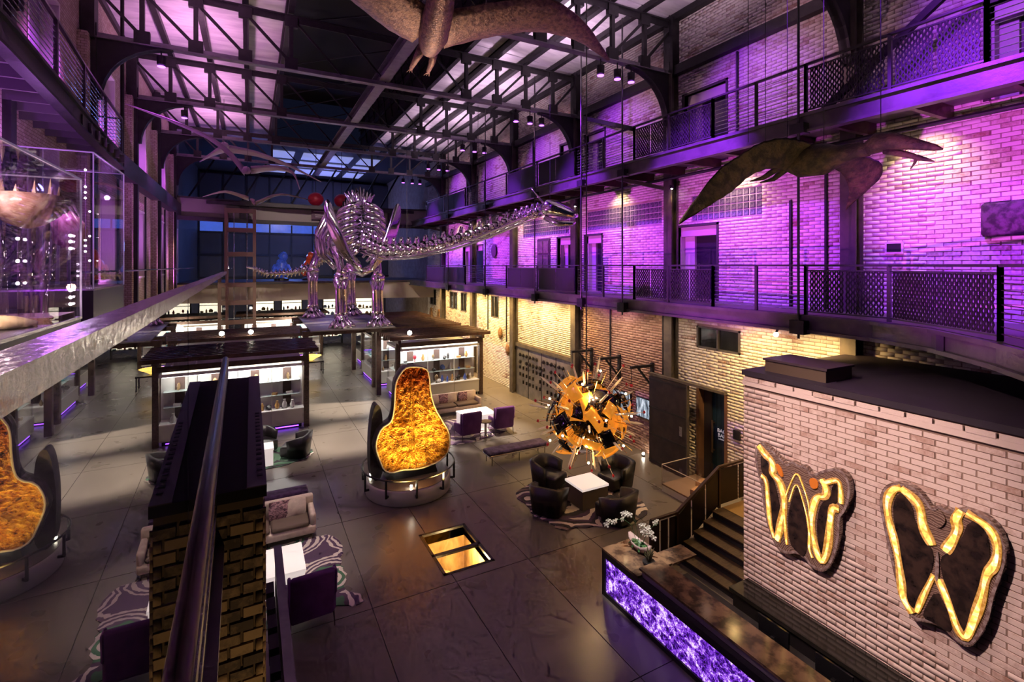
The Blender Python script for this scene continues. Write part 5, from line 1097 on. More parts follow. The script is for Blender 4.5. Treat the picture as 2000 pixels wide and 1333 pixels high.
def bench(label, x0, x1, y0, y1):
    b_ = thing('bench', label, 'bench', ((x0+x1)/2, (y0+y1)/2, 0), 'long purple velvet benches')
    rbox(x0, x1, y0, y1, .34, .46, .05).build('cushion', M('lilac_velvet', (.16, .11, .20), .8, 0, (.08, .05, .1), 6) if 'lilac_velvet' not in bpy.data.materials else bpy.data.materials['lilac_velvet'], b_, True); rbox(x0, x1, y0, y1, .29, .345, .02).build('frame', SILV, b_)
    for x in (x0+.12, (x0+x1)/2, x1-.12):
        for y in (y0+.04, y1-.04): MB().tube([(x, y, .3), (x, y, 0)], .014, 6).build('leg', LEGM, b_)
bench('long purple bench beside the geode and sculpture', 7.0, 9.3, 14.85, 15.4); bench('purple bench behind the near cream sofa', -.8, 1.42, 14.75, 15.25)
# ------------------------------------------------------------------ exploding hanging sculpture
SC = Vector((8.35, 11.25, 2.5))
sc_ = thing('hanging_sculpture', 'exploding orange and black glass sculpture bristling with crystal rods, hung from a rod', 'sculpture', SC)
ORG = M('orange_glass', (.85, .30, .03), .12, .1, (1, .48, .06), 3, e=(1, .34, .03), es=.45); BGL = M('black_glass', (.012, .010, .011), .06); XTAL = M('pale_crystal', (.75, .62, .45), .1, e=(1, .7, .4), es=.12); REDT = M('red_tip', (.4, .02, .03), .3, e=(.7, .03, .04), es=.08); RODM = M('brass_rod', (.75, .45, .15), .25, .8)  # emission added to the orange glass to make its colour vivid
MB().tube([SC+Vector((-.10, -.06, .3)), (8.3, 11.24, 15)], .018, 6).build('suspension_rod', RAILM, sc_)
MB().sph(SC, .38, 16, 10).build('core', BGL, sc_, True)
rnd = random.Random(11)
def fib(n, k): z = 1-2*(k+.5)/n; a = PI*(1+5**.5)*k; r = math.sqrt(1-z*z); return Vector((r*math.cos(a), r*math.sin(a), z))
def shard(p, nrm, w_, h_, mat, name):
    nrm = nrm.normalized(); u = nrm.cross(Vector((.2, .3, 1))).normalized(); v = nrm.cross(u); a = rnd.uniform(0, PI); u, v = u*math.cos(a)+v*math.sin(a), v*math.cos(a)-u*math.sin(a)
    g = []; N_ = 4
    for i in range(N_+1):
        for j in range(N_+1):
            a_, b_ = (i/N_-.5)*w_, (j/N_-.5)*h_; g.append(p+u*a_+v*b_-nrm*(a_*a_+b_*b_)*.5)
    g2 = [q-nrm*.02 for q in g]; k = (N_+1)**2
    fs = [(i*(N_+1)+j, (i+1)*(N_+1)+j, (i+1)*(N_+1)+j+1, i*(N_+1)+j+1) for i in range(N_) for j in range(N_)]
    ed = [i for i in range(N_+1)]+[i*(N_+1)+N_ for i in range(1, N_+1)]+[N_*(N_+1)+j for j in range(N_-1, -1, -1)]+[i*(N_+1) for i in range(N_-1, 0, -1)]
    MB().add(g+g2, fs+[tuple(k+q for q in reversed(f)) for f in fs]+[(ed[i], ed[(i+1) % len(ed)], k+ed[(i+1) % len(ed)], k+ed[i]) for i in range(len(ed))]).build(name, mat, sc_, True)
for k in range(64):
    d_ = fib(64, k); blk = (k*7) % 5 in (0, 2)
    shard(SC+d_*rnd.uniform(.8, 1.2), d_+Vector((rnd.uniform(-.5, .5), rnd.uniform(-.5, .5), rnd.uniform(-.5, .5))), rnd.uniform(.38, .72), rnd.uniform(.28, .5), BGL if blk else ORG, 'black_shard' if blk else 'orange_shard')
tocam = (Vector((0, 0, 6.7))-SC).normalized()
for k in range(9):      # dark leaves around the heart, facing out
    a = k*2*PI/9; d_ = (tocam+Vector((math.cos(a), 0, math.sin(a)))*.55).normalized(); shard(SC+d_*.9, d_, .42, .3, BGL, 'black_shard')
for k in range(90): d_ = fib(90, k); MB().tube([SC+d_*.3, SC+d_*rnd.uniform(1.15, 1.5)], .009, 4).build('brass_rod', RODM, sc_)
for k in range(30):
    d_ = fib(30, k); a, b = rnd.uniform(.9, 1.05), rnd.uniform(1.45, 1.8)*(1 if d_.z > -.6 else .85)
    MB().tube([SC+d_*a, SC+d_*(a+.06), SC+d_*(b-.12), SC+d_*b], [.02, .036, .03, .003], 6).build('crystal_rod', XTAL, sc_)
for k in range(34):
    d_ = fib(34, k+.4); b = rnd.uniform(1.35, 1.75)
    tr_ = MB().tube([SC+d_*.6, SC+d_*b], .008, 5).build('tip_rod', XTAL, sc_); MB().sph(SC+d_*b, .038, 7, 5, (1, 1, 1.2)).build('red_tip', REDT, tr_, True)
for k in range(16): d_ = fib(16, k); MB().sph(SC+d_*1.28, .03, 8, 6).build('bulb', M('sculpture_bulb', (1, 1, 1), .3, e=(1, .72, .35), es=40) if 'sculpture_bulb' not in bpy.data.materials else bpy.data.materials['sculpture_bulb'], sc_)
plamp(SC+Vector((-.3, -.6, .75)), (1, .62, .25), 40, .1); plamp(SC+Vector((-.5, -.6, -.6)), (1, .62, .25), 30, .1)

# ------------------------------------------------------------------ things on the lower right wall
da = thing('tool_board', 'grey steel wall board hung with rows of small dark instruments', 'wall board', (12.4, 20.3, 0))
MB().box(12.34, 12.46, 17.75, 22.85, 0, 2.5).build('board', M('board_grey', (.16, .15, .14), .5, .3, (.22, .20, .18), 3), da); MB().box(12.28, 12.46, 17.75, 22.85, 2.5, 2.68).build('top_beam', COLM, da)
for i in range(4): MB().box(12.325, 12.34, 17.75+1.27*i, 17.79+1.27*i, 0, 2.5).build('panel_joint', DARK, da)
gm = MB().lathe([(.09, 0), (.1, .05), (.05, .09)], n=10).mesh('gauge', BFR); hm = MB().box(-.05, .05, -.03, .03, 0, .16).mesh('switch', BFR)
for j in range(5):
    for i in range(14):
        if (i*5+j*3) % 7 == 0: continue
        y, z = 18.1+.33*i, 2.1-.36*j
        if j < 2: o = inst('gauge', gm, da, (12.33, y, z)); o.rotation_euler = (0, -PI/2, 0)
        else: inst('switch', hm, da, (12.32, y, z))
for y, z, s in ((16.5, 3.2, 'beside the tool board'), (14.75, 3.2, 'middle one of three'), (13.0, 3.2, 'nearest the steel sliding door')):
    j = thing('wall_jib', 'black iron jib bracket on the bare brick, '+s, 'bracket', (12.4, y, 2.3), 'iron jib brackets')
    MB().bar((12.42, y, z), (11.45, y, z+.02), .09, .09).build('arm', STEEL, j); MB().bar((12.42, y, z-.75), (11.75, y, z), .06, .06).build('strut', STEEL, j); MB().box(12.38, 12.46, y-.06, y+.06, z-.85, z+.1).build('wall_plate', STEEL, j)
    MB().tube([(11.47, y, z), (11.47, y, z-.55)], .012, 5).build('chain', STEEL, j); MB().sph((11.47, y, z-.6), .06, 8, 5).build('weight', REDT, j)
def screen_mat():
    mt, t, b, out = nt('screen_picture'); v = mapping(t, (1, 14, 3)); n = noise(t, 1.0, 5, .4, vec=v); r = ramp(t, [(.36, (.02, .02, .03)), (.5, (.25, .32, .4)), (.62, (.85, .9, 1))]); t.links.new(n.outputs['Fac'], r.inputs[0]); t.links.new(r.outputs[0], b.inputs['Emission Color']); b.inputs['Emission Strength'].default_value = .9; b.inputs['Base Color'].default_value = (.01, .01, .01, 1); return mt
SCR = screen_mat()
for y0, y1, z0, z1, s in ((12.66, 13.8, 1.24, 1.96, 'wall screen with a grey city picture beside the sliding door'), (14.1, 15.1, 1.22, 1.95, 'wall screen half hidden behind the exploding sculpture')):
    t_ = thing('wall_screen', s, 'screen', (12.45, (y0+y1)/2, z0)); MB().box(12.4, 12.47, y0, y1, z0, z1).build('casing', BFR, t_); MB().box(12.395, 12.4, y0+.03, y1-.03, z0+.03, z1-.03).build('picture', SCR, t_)
sd = thing('sliding_door', 'tall dark riveted steel sliding door in front of the brick', 'door', (12.05, 11.9, 0))
MB().box(12.02, 12.10, 11.1, 12.72, .02, 2.95).build('leaf', M('plate_steel', (.03, .021, .023), .45, .3, (.05, .034, .034), 3), sd)
for z in (.12, 1.0, 1.9, 2.85): MB().box(12.005, 12.02, 11.1, 12.72, z-.03, z+.03).build('batten', STEEL, sd)
MB().box(12.0, 12.02, 11.25, 11.37, 1.3, 1.6).build('handle', SILV, sd); MB().box(12.02, 12.14, 9.7, 12.75, 2.97, 3.05).build('track', COLM, sd); MB().box(12.01, 12.11, 11.06, 11.1, 0, 2.95).build('edge_trim', COLM, sd)
tag(MB().box(12.42, 12.47, 9.5, 9.72, 1.65, 1.92).build('wall_plaque', BFR), 'small black notice plaque beside the blue lettered door', 'plaque')
sh_ = thing('old_shutter', 'old brown wooden shutter in the second storey brick wall', 'shutter', (12.5, 20.3, 5.65)); MB().box(12.44, 12.6, 19.75, 20.9, 5.65, 7.97).build('frame', M('shutter_dark', (.06, .035, .04), .7), sh_)
for a, b in ((19.85, 20.28), (20.36, 20.8)):
    for z0, z1 in ((5.75, 6.45), (6.55, 7.2), (7.3, 7.87)): MB().box(12.415, 12.44, a, b, z0, z1).build('panel', M('shutter_brown', (.16, .10, .10), .7, 0, (.1, .06, .06), 6) if 'shutter_brown' not in bpy.data.materials else bpy.data.materials['shutter_brown'], sh_)
tag(MB().sph((12.39, 25.7, 7.55), .34, 14, 8, (.2, 1, 1.15), .04).build('round_plaque', M('plaque_plum', (.09, .05, .08), .6), None, True), 'round dark stone plaque on the second storey wall', 'plaque')
tag(rbox(12.28, 12.5, 2.4, 4.16, 7.25, 7.88, .05).build('fossil_slab', M('slab_plum', (.12, .06, .09), .7, 0, (.03, .015, .02), 8, .8, 12), None, True), 'rough purple-brown fossil slab on the near second storey wall', 'wall art')
v_ = thing('wall_vent', 'small pale framed vent in the near second storey wall', 'vent', (12.45, 5.65, 6.9)); MB().box(12.44, 12.48, 5.48, 5.83, 6.96, 7.22).build('frame', JAMB, v_); MB().box(12.43, 12.44, 5.52, 5.79, 7.0, 7.18).build('grille', DARK, v_)
for y, z, s in ((24.9, 2.9, 'upper one'), (24.0, 2.1, 'lower one')):
    tag(MB().sph((12.4, y, z), .24, 10, 7, (.3, 1, 1.3), .15).build('wall_fossil', M('fossil_rust', (.32, .17, .07), .7, 0, (.15, .08, .03), 9) if 'fossil_rust' not in bpy.data.materials else bpy.data.materials['fossil_rust'], None, True), 'rust-coloured fossil mounted on the gold-lit wall, '+s, 'fossil', 'fossils on the gold-lit wall')
for y, s in ((35.0, 'in the last bay'), (36.8, 'beside the bridge')):
    tag(MB().prism(smooth_poly([(y-.5, 1.6), (y-.2, 2.9), (y, 3.6), (y+.3, 3.0), (y+.45, 1.8), (y, 1.4)], 2), lambda u, v, ww: (ww, u, v), 12.3, 12.42).build('wall_fossil', bpy.data.materials['fossil_rust']), 'tall ochre fossil panel on the far gold-lit wall, '+s, 'fossil', 'fossils on the gold-lit wall')
# uplight glow tubes on columns of the second storey and bright floor lamp
for y in TY[1:4]:
    l = thing('column_lamp', None, 'lamp', (12.1, y-.25, 8.6)); l['label'] = 'small warm lamp lighting the steel column %s' % {0: 'beside the second storey doorway', 1: 'between the two glass-block windows', 2: 'behind the dinosaur head'}[TY.index(y)-1]
    MB().box(12.05, 12.15, y-.3, y-.2, 9.2, 9.32).build('body', STEEL, l); MB().lathe([(.035, 0), (.035, .01)], (12.1, y-.25, 9.19), 8).build('lens', BULB, l); spot((12.1, y-.25, 9.15), (12.12, y, 7.6), WRM, 14, 60, .8, .03)
fl_ = thing('floor_lamp', 'bright small floor light at the foot of the brick beside the sliding door', 'lamp', (12.2, 13.2, 0)); MB().lathe([(.06, 0), (.06, .05)], (12.2, 13.2, 0), 10).build('body', STEEL, fl_); MB().sph((12.2, 13.2, .09), .045, 8, 6).build('bulb', BULB, fl_)
cl = thing('roof_spotlight', 'warm spotlight clamped above the flat roof of the brick block', 'lamp', (11.6, 7.9, 4.9)); MB().tube([(11.9, 7.9, 5.25), (11.7, 7.9, 5.0)], .03, 6).build('arm', STEEL, cl); MB().sph((11.7, 7.9, 4.96), .06, 8, 6).build('bulb', BULB, cl)

# ------------------------------------------------------------------ chrome dinosaur skeleton
dn = thing('dinosaur_skeleton', 'huge chrome long-necked dinosaur skeleton striding over the display cases', 'dinosaur', (5.0, 29, 3.3))
pf = thing('skeleton_platform', 'dark beam platform carrying the chrome dinosaur across the aisle', 'platform', (4.3, 29, 3.0))
for y in (25.9, 27.2, 31.5, 32.9): MB().box(2.2, 6.0, y-.14, y+.14, 3.28, 3.5).build('cross_beam', BROWN, pf)
MB().box(2.55, 6.6, 25.4, 33.4, 3.5, 3.56).build('deck', M('platform_grey', (.16, .14, .14), .4, .2), pf)
for x in (2.35, 5.85):
    for y in (25.9, 32.9): MB().box(x-.12, x+.12, y-.12, y+.12, 0, 3.28).build('post', BROWN, pf)
def bone(pts, r, name, n=10): return MB().tube(pts, r, n).build(name, CHROME, dn, True)
def leg(fx, fy, hip, kneez, top):
    z0 = 3.56
    # foot: block with toes
    ft = MB().lathe([(.55, 0), (.5, .15), (.36, .4), (.3, .62)], (fx, fy, z0), 14).build('foot', CHROME, dn, True)
    for a in (-1.1, -.55, 0, .55, 1.1):
        q = -PI/2+a; MB().tube([(fx+.3*math.cos(q), fy+.3*math.sin(q), z0+.35), (fx+.55*math.cos(q), fy+.55*math.sin(q), z0+.14), (fx+.74*math.cos(q), fy+.74*math.sin(q), z0+.03)], [.13, .12, .03], 7).build('toe', CHROME, ft, True)
    bone([(fx-.14, fy, z0+.55), (fx-.14, fy, z0+.8), (fx-.16, fy, kneez-.6), (fx-.2, fy, kneez)], [.22, .16, .14, .24], 'shin_bone'); bone([(fx+.14, fy, z0+.55), (fx+.13, fy, z0+.8), (fx+.13, fy, kneez-.6), (fx+.12, fy, kneez)], [.22, .16, .13, .22], 'shin_bone')
    MB().sph((fx, fy, kneez+.1), .34, 12, 8, (1.1, .9, .8), .06).build('knee', CHROME, dn, True)
    bone([(fx, fy, kneez+.1), (fx, fy+.05, kneez+.5), ((fx+hip[0])/2, (fy+hip[1])/2, (kneez+hip[2])/2+.1), tuple(hip)], [.3, .2, .2, .42], 'thigh_bone', 12)
leg(4.05, 26.2, (3.9, 26.6, 7.6), 6.05, 1); leg(5.85, 26.0, (5.9, 26.6, 7.6), 5.95, 1)
leg(3.35, 32.2, (3.8, 32.4, 8.2), 6.3, 1); leg(5.65, 32.6, (5.4, 32.4, 8.2), 6.3, 1)
# spine with tall neural spines
SPN = [(4.9, 33.5, 8.9), (4.9, 31, 9.4), (4.9, 28.5, 9.5), (4.95, 26.6, 8.9), (5.1, 25.4, 8.1)]
def along(P, t):
    k = t*(len(P)-1); i = int(min(k, len(P)-2)); return Vector(P[i]).lerp(Vector(P[i+1]), k-i)
for k in range(15):
    p = along(SPN, k/14); MB().sph(p, .33, 10, 7, (1, 1.15, 1), .08).build('vertebra', CHROME, dn, True)
    hgt = .6+.65*math.sin(PI*min(1, k/14*1.05)); bone([p+Vector((0, 0, .2)), p+Vector((.0, .1, hgt*.6)), p+Vector((0, .22, hgt))], [.14, .11, .05], 'neural_spine', 7)
    if k % 2 == 0: bone([p+Vector((.1, 0, .1)), p+Vector((.3, .15, hgt*.8))], [.08, .03], 'neural_spine', 6)
# ribs and shoulder blades
for k in range(9):
    y = 26.3+.62*k; sc = math.sin(PI*(k+2.2)/12); top = along(SPN, (33.5-y)/8.2 if y > 26 else .9)
    for s in (-1, 1):
        w_ = 1.55*sc+.25; dp = 2.5*sc+.2; pts = [(4.95+s*.2, y, top.z-.1), (4.95+s*w_*.7, y-.05, top.z+.1), (4.95+s*w_, y-.1, top.z-dp*.35), (4.95+s*w_*.95, y-.18, top.z-dp*.7), (4.95+s*w_*.55, y-.3, top.z-dp)]
        sp_ = [];
        for a in range(len(pts)-1):
            for q in range(3): sp_.append(Vector(pts[a]).lerp(Vector(pts[a+1]), q/3))
        sp_.append(Vector(pts[-1])); bone(sp_, [.13]*5+[.11]*5+[.08]*(len(sp_)-10), 'rib', 8)
for s in (-1, 1):
    blade = smooth_poly([(4.95+s*1.62, 10.0), (4.95+s*1.9, 9.7), (4.95+s*1.75, 8.6), (4.95+s*1.3, 7.5), (4.95+s*.55, 6.6), (4.95+s*.25, 6.35), (4.95+s*.15, 6.75), (4.95+s*.75, 7.5), (4.95+s*1.15, 8.5)], 2)
    MB().prism(blade, lambda u, v, ww: (u, ww+.12*abs(u-4.95)+(v-8)*.08, v), 24.72, 24.98).build('shoulder_blade', CHROME, dn, True)
for k in range(8):
    z = 9.55-.32*k; wd = (1.1, 1.2, 1.22, 1.2, 1.1, .95, .75, .55)[k]
    for s in (-1, 1): bone([(4.95+s*.12, 25.35+.05*k, z+.25), (4.95+s*wd*.5, 25.25+.04*k, z+.12), (4.95+s*wd*.9, 25.6, z-.1), (4.95+s*wd*1.05, 26.1, z-.3)], [.15, .14, .12, .1], 'chest_rib', 8)
for k in range(9):
    q = (k-4)/4; bone([(4.95+q*.25, 25.9+.12*(k % 3), 9.5), (4.95+q*.55, 26.0+.1*(k % 3), 10.2), (4.95+q*.75, 26.1, 10.75-.35*abs(q))], [.16, .12, .04], 'shoulder_spine', 7)
bone([(4.2, 25.7, 6.7), (4.95, 25.5, 6.35), (5.7, 25.7, 6.7)], [.22, .24, .22], 'breast_bone')
MB().prism(smooth_poly([(3.6, 8.3), (4.4, 9.4), (5.5, 9.4), (6.1, 8.4), (5.3, 7.9), (4.4, 7.9)], 2), lambda u, v, ww: (u, ww, v), 32.0, 32.9).build('pelvis', CHROME, dn, True)
# neck and skull
NK = [(5.1, 25.4, 7.9), (5.7, 23.8, 7.45), (6.5, 21.8, 7.45), (7.3, 19.6, 7.7), (8.0, 17.6, 8.05), (8.65, 16.0, 8.45), (9.05, 15.2, 8.65)]
NB = 24
for k in range(NB):
    t = k/(NB-1); p = along(NK, t); r = .38*(1-t)+.17*t; nx = along(NK, min(1, t+.02))-along(NK, max(0, t-.02)); nx.normalize(); sd_ = nx.cross(Vector((0, 0, 1))).normalized()
    MB().sph(p, r, 10, 7, (1, 1, .9), .10).build('vertebra', CHROME, dn, True)
    bone([p+Vector((0, 0, r*.6)), p+Vector((0, 0, r*1.7))+nx*.05], [r*.45, r*.25], 'neural_spine', 6)
    for s in (-1, 1): MB().sph(p+sd_*s*r*.95-Vector((0, 0, r*.2)), r*.5, 8, 6, jit=.05).build('neck_boss', CHROME, dn, True)
    if k < NB-2: bone([p-Vector((0, 0, r*.85)), p+nx*.55-Vector((0, 0, r*1.0))], [.075, .03], 'neck_rib', 6)
for s in (-.22, .22): bone([along(NK, q/12)+Vector((s, 0, -.42*(1-q/12)-.12)) for q in range(13)], .05, 'neck_rail', 6)
hd = Vector((9.15, 15.05, 8.68)); fw = Vector((.72, -.62, -.12)).normalized(); sd_ = fw.cross(Vector((0, 0, 1))).normalized()
MB().tube([hd, hd+fw*.22+Vector((0, 0, .1)), hd+fw*.5+Vector((0, 0, .08)), hd+fw*.85, hd+fw*1.15-Vector((0, 0, .06)), hd+fw*1.3-Vector((0, 0, .08))], [.18, .30, .27, .21, .16, .05], 10).build('skull', CHROME, dn, True)
MB().tube([hd+fw*.1-Vector((0, 0, .25)), hd+fw*.6-Vector((0, 0, .42)), hd+fw*1.1-Vector((0, 0, .36)), hd+fw*1.22-Vector((0, 0, .3))], [.10, .12, .10, .03], 8).build('lower_jaw', CHROME, dn, True)
for s in (-1, 1): MB().sph(hd+fw*.38+sd_*s*.22+Vector((0, 0, .12)), .09, 8, 6).build('eye_ring', M('eye_dark', (.03, .02, .04), .2) if 'eye_dark' not in bpy.data.materials else bpy.data.materials['eye_dark'], dn, True)
for k in range(7):
    for s in (-1, 1): MB().lathe([(.02, 0), (.001, -.09)], hd+fw*(.75+.07*k)+sd_*s*.12-Vector((0, 0, .14)), 5).build('tooth', CHROME, dn)
bone([hd+fw*.1+Vector((0, 0, .2)), hd-fw*.3+Vector((-.1, 0, .75))], [.05, .01], 'crest', 6)
# tail
TL = [(4.9, 33.4, 8.6), (4.4, 34.2, 7.4), (3.5, 34.6, 6.6), (2.2, 34.4, 6.25), (.9, 33.9, 6.2), (.1, 33.5, 6.55), (-.2, 33.2, 6.6)]
for k in range(34):
    t = k/33; p = along(TL, t); r = .30*(1-t)+.05*t; MB().sph(p, r, 8, 6, jit=.1).build('tail_vertebra', CHROME, dn, True)
    if k < 28: bone([p, p+Vector((-.05, 0, -.45*(1-t)-.1))], [r*.5, .03], 'chevron', 5); bone([p, p+Vector((0, .05, .4*(1-t)+.08))], [r*.5, .03], 'neural_spine', 5)
for k, p in enumerate(((9.4, 14.9, 8.8), (7.9, 17.8, 8.2), (6.3, 22.2, 7.7))): MB().tube([p, (p[0], p[1], 13)], .008, 4).build('suspension_wire', RAILM, dn)

# ------------------------------------------------------------------ flying reptiles
def wing_surface(mb, lead, trail, th=.03, rows=6, droop=.0):
    n = len(lead); vs_ = []
    for i in range(n):
        a, b = Vector(lead[i]), Vector(trail[i])
        for j in range(rows+1):
            t = j/rows; p = a.lerp(b, t); p.z += -.10*math.sin(PI*t)*(b-a).length+.012*((j+i) % 2); vs_.append(p)
    k = len(vs_); vs2 = [p+Vector((0, 0, -th)) for p in vs_]; m = rows+1
    fs = [(i*m+j, (i+1)*m+j, (i+1)*m+j+1, i*m+j+1) for i in range(n-1) for j in range(rows)]
    fs += [tuple(k+q for q in reversed(f)) for f in fs]
    for i in range(n-1): fs += [(i*m, k+i*m, k+(i+1)*m, (i+1)*m), (i*m+rows, (i+1)*m+rows, k+(i+1)*m+rows, k+i*m+rows)]
    for j in range(rows): fs += [(j, j+1, k+j+1, k+j), ((n-1)*m+j, k+(n-1)*m+j, k+(n-1)*m+j+1, (n-1)*m+j+1)]
    mb.add(vs_+vs2, fs); return mb
def dens(P, k=4):
    out = []
    for a, b in zip(P[:-1], P[1:]):
        for q in range(k): out.append(Vector(a).lerp(Vector(b), q/k))
    out.append(Vector(P[-1])); 
    for _ in range(2): out = [out[0]]+[(out[i-1]+out[i]*2+out[i+1])/4 for i in range(1, len(out)-1)]+[out[-1]]
    return out
PTM = M('reptile_bronze', (.28, .16, .11), .45, .35, (.13, .07, .06), 12, .9, 30, sc=(1, 1, 1)); PTD = M('reptile_hide', (.028, .018, .013), .75, 0, (.085, .055, .03), 7, 1.0, 24)
r1 = thing('flying_reptile', 'large bronze flying reptile with outspread wings under the roof trusses, seen from below', 'flying reptile', (3.6, 10.4, 11.6), 'hanging flying reptiles')
wing_surface(MB(), dens([(3.55, 9.75, 12.0), (4.5, 9.0, 12.1), (5.35, 8.45, 12.15), (6.4, 8.7, 12.0), (7.75, 9.55, 11.75)]), dens([(3.95, 10.85, 11.75), (4.7, 10.2, 11.9), (5.6, 9.45, 11.95), (6.6, 9.3, 11.9), (7.72, 9.62, 11.75)])).build('wing', PTM, r1, True)
wing_surface(MB(), dens([(3.3, 9.85, 12.0), (2.7, 9.5, 12.1), (1.9, 9.4, 12.2), (1.0, 9.6, 12.2)]), dens([(3.25, 11.0, 11.8), (2.7, 10.9, 11.9), (1.9, 10.4, 12.05), (1.0, 9.75, 12.2)])).build('wing', PTM, r1, True)
MB().tube([(3.15, 7.9, 12.2), (3.25, 8.8, 12.1), (3.4, 9.6, 11.95), (3.55, 10.4, 11.8), (3.65, 11.0, 11.75), (3.7, 11.3, 11.75)], [.12, .18, .30, .34, .24, .1], 12).build('body', PTM, r1, True)
for s in (-1, 1):
    lg = MB().tube([(3.62+s*.14, 11.0, 11.7), (3.68+s*.2, 11.5, 11.62), (3.7+s*.22, 11.9, 11.55)], [.12, .08, .05], 8).build('leg', PTM, r1, True)
    for q in (-.07, 0, .07): MB().tube([(3.7+s*.22, 11.85, 11.55), (3.7+s*.22+q, 12.05, 11.5)], [.03, .008], 5).build('claw', PTM, lg)
for x, y in ((3.0, 10), (4.4, 9.5)): MB().tube([(x, y, 12.0), (x, y, 14.7)], .006, 4).build('suspension_wire', RAILM, r1)
# right: body along -Y at X = 8
r2 = thing('flying_reptile', 'brown toothed flying reptile gliding in front of the curving gallery', 'flying reptile', (8.0, 4.5, 8.0), 'hanging flying reptiles')
MB().tube([(8.0, 5.75, 8.55), (8.0, 5.3, 8.52), (8.0, 4.95, 8.42), (8.0, 4.6, 8.38), (8.0, 4.35, 8.40), (8.0, 4.1, 8.42), (8.0, 3.95, 8.40)], [.06, .16, .27, .25, .15, .11, .10], 12).build('body', PTD, r2, True)
MB().tube([(8.0, 4.0, 8.40), (8.0, 3.82, 8.48), (8.0, 3.66, 8.46), (8.0, 3.45, 8.38), (8.0, 3.16, 8.26), (8.0, 3.08, 8.22)], [.09, .15, .13, .09, .045, .012], 10).build('upper_jaw', PTD, r2, True); uj = [o for o in r2.children if o.name.startswith('upper_jaw')][0]
MB().tube([(8.0, 3.75, 8.34), (8.0, 3.5, 8.24), (8.0, 3.28, 8.13), (8.0, 3.17, 8.08)], [.05, .045, .03, .008], 8).build('lower_jaw', PTD, r2, True)
for k in range(9): MB().lathe([(.012, 0), (.001, -.055)], (8.0, 3.15+.045*k, 8.23+.012*k), 5).build('tooth', M('tooth_ivory', (.6, .5, .35), .4) if k == 0 else bpy.data.materials['tooth_ivory'], uj)
MB().tube([(8.0, 3.36, 8.2), (7.98, 3.38, 8.1), (7.98, 3.43, 8.02)], [.03, .02, .005], 6).build('prey', PTD, r2)
wing_surface(MB(), dens([(8.0, 4.7, 8.62), (7.6, 4.75, 8.68), (7.2, 4.78, 8.67), (6.85, 4.92, 8.57), (6.55, 5.0, 8.37), (6.15, 5.09, 8.13), (5.6, 5.29, 7.37)]), dens([(8.0, 5.2, 8.4), (7.75, 5.0, 8.28), (7.2, 4.95, 8.27), (6.8, 5.02, 8.13), (6.5, 5.1, 7.86), (6.08, 5.12, 7.65), (5.6, 5.31, 7.34)]), .04, 8).build('wing', PTD, r2, True)
wing_surface(MB(), dens([(8.1, 4.35, 8.46), (8.8, 4.4, 8.48), (9.2, 4.33, 8.38), (9.4, 4.45, 8.2), (9.6, 5.1, 7.79)]), dens([(8.1, 4.75, 8.35), (8.7, 4.75, 8.33), (9.0, 4.8, 8.21), (9.3, 4.9, 8.03), (9.6, 5.13, 7.74)]), .04, 8).build('wing', PTD, r2, True)
MB().tube([(8.0, 5.7, 8.55), (8.0, 6.1, 8.42), (7.95, 6.45, 8.3)], [.09, .06, .01], 8).build('tail', PTD, r2, True)
for s in (-1, 1): MB().tube([(8+s*.1, 5.3, 8.35), (8+s*.14, 5.55, 8.22), (8+s*.14, 5.8, 8.2)], [.06, .04, .012], 6).build('foot', PTD, r2, True)
for x, y in ((8, 5.2), (8, 4.6), (8, 3.8), (7.0, 4.9), (6.6, 4.9)): MB().tube([(x, y, 8.55), (x, y, 14.7)], .006, 4).build('suspension_wire', RAILM, r2)
def small_rep(label, L, Rr, body, mat, rad):
    r = thing('flying_reptile', label, 'flying reptile', body[0], 'hanging flying reptiles')
    for P in (L, Rr):
        a = dens(P); MB().tube(a, [rad*(1.1-.9*i/(len(a)-1)) for i in range(len(a))], 7).build('wing_bone', mat, r, True)
        b = [p+Vector((0, .55*(1-i/(len(a)-1)), -.12*(1-i/(len(a)-1)))) for i, p in enumerate(a)]; wing_surface(MB(), a, b, .02, 3).build('wing', mat, r, True)
    MB().tube(body, [rad*2.2*(1-.75*abs(i/(len(body)-1)-.45)) for i in range(len(body))], 8).build('body', mat, r, True)
    MB().tube([body[0], (body[0][0], body[0][1], 13)], .006, 4).build('suspension_wire', RAILM, r)
LIL = M('reptile_lilac', (.42, .30, .42), .5)
small_rep('slender violet flying reptile with very long bent wings under the left trusses', [(-.2, 20, 10.1), (-.7, 20, 10.75), (-1.3, 20, 11.2), (-2.4, 20, 11.6), (-3.6, 20, 11.95)], [(0, 20, 10.2), (.9, 20, 10.35), (1.4, 19.9, 10.2), (1.6, 19.8, 9.5)], [(-.1, 19.6, 10.0), (-.15, 20, 10.1), (-.1, 20.6, 10.15)], LIL, .07)
small_rep('slender violet flying reptile behind the first, one wing pointing to the dinosaur', [(-.9, 22, 11.3), (.2, 22, 11.2), (1.4, 22, 10.8), (2.6, 22, 10.2)], [(-.9, 22, 11.3), (-1.3, 22, 11.0), (-1.7, 21.9, 10.6)], [(-.9, 21.6, 11.2), (-.9, 22, 11.3), (-.9, 22.5, 11.3)], LIL, .08)
small_rep('small pale flying reptile in front of the far upper bridge, over the lift tower', [(-.1, 30, 10.35), (-1.2, 30, 10.7), (-2.2, 30, 10.25)], [(.2, 30, 10.1), (1.4, 30, 10.75), (3.0, 30, 10.4)], [(.2, 29.7, 9.95), (.1, 30, 10.2), (0, 30.4, 10.3)], M('reptile_pale', (.5, .4, .36), .5), .05)

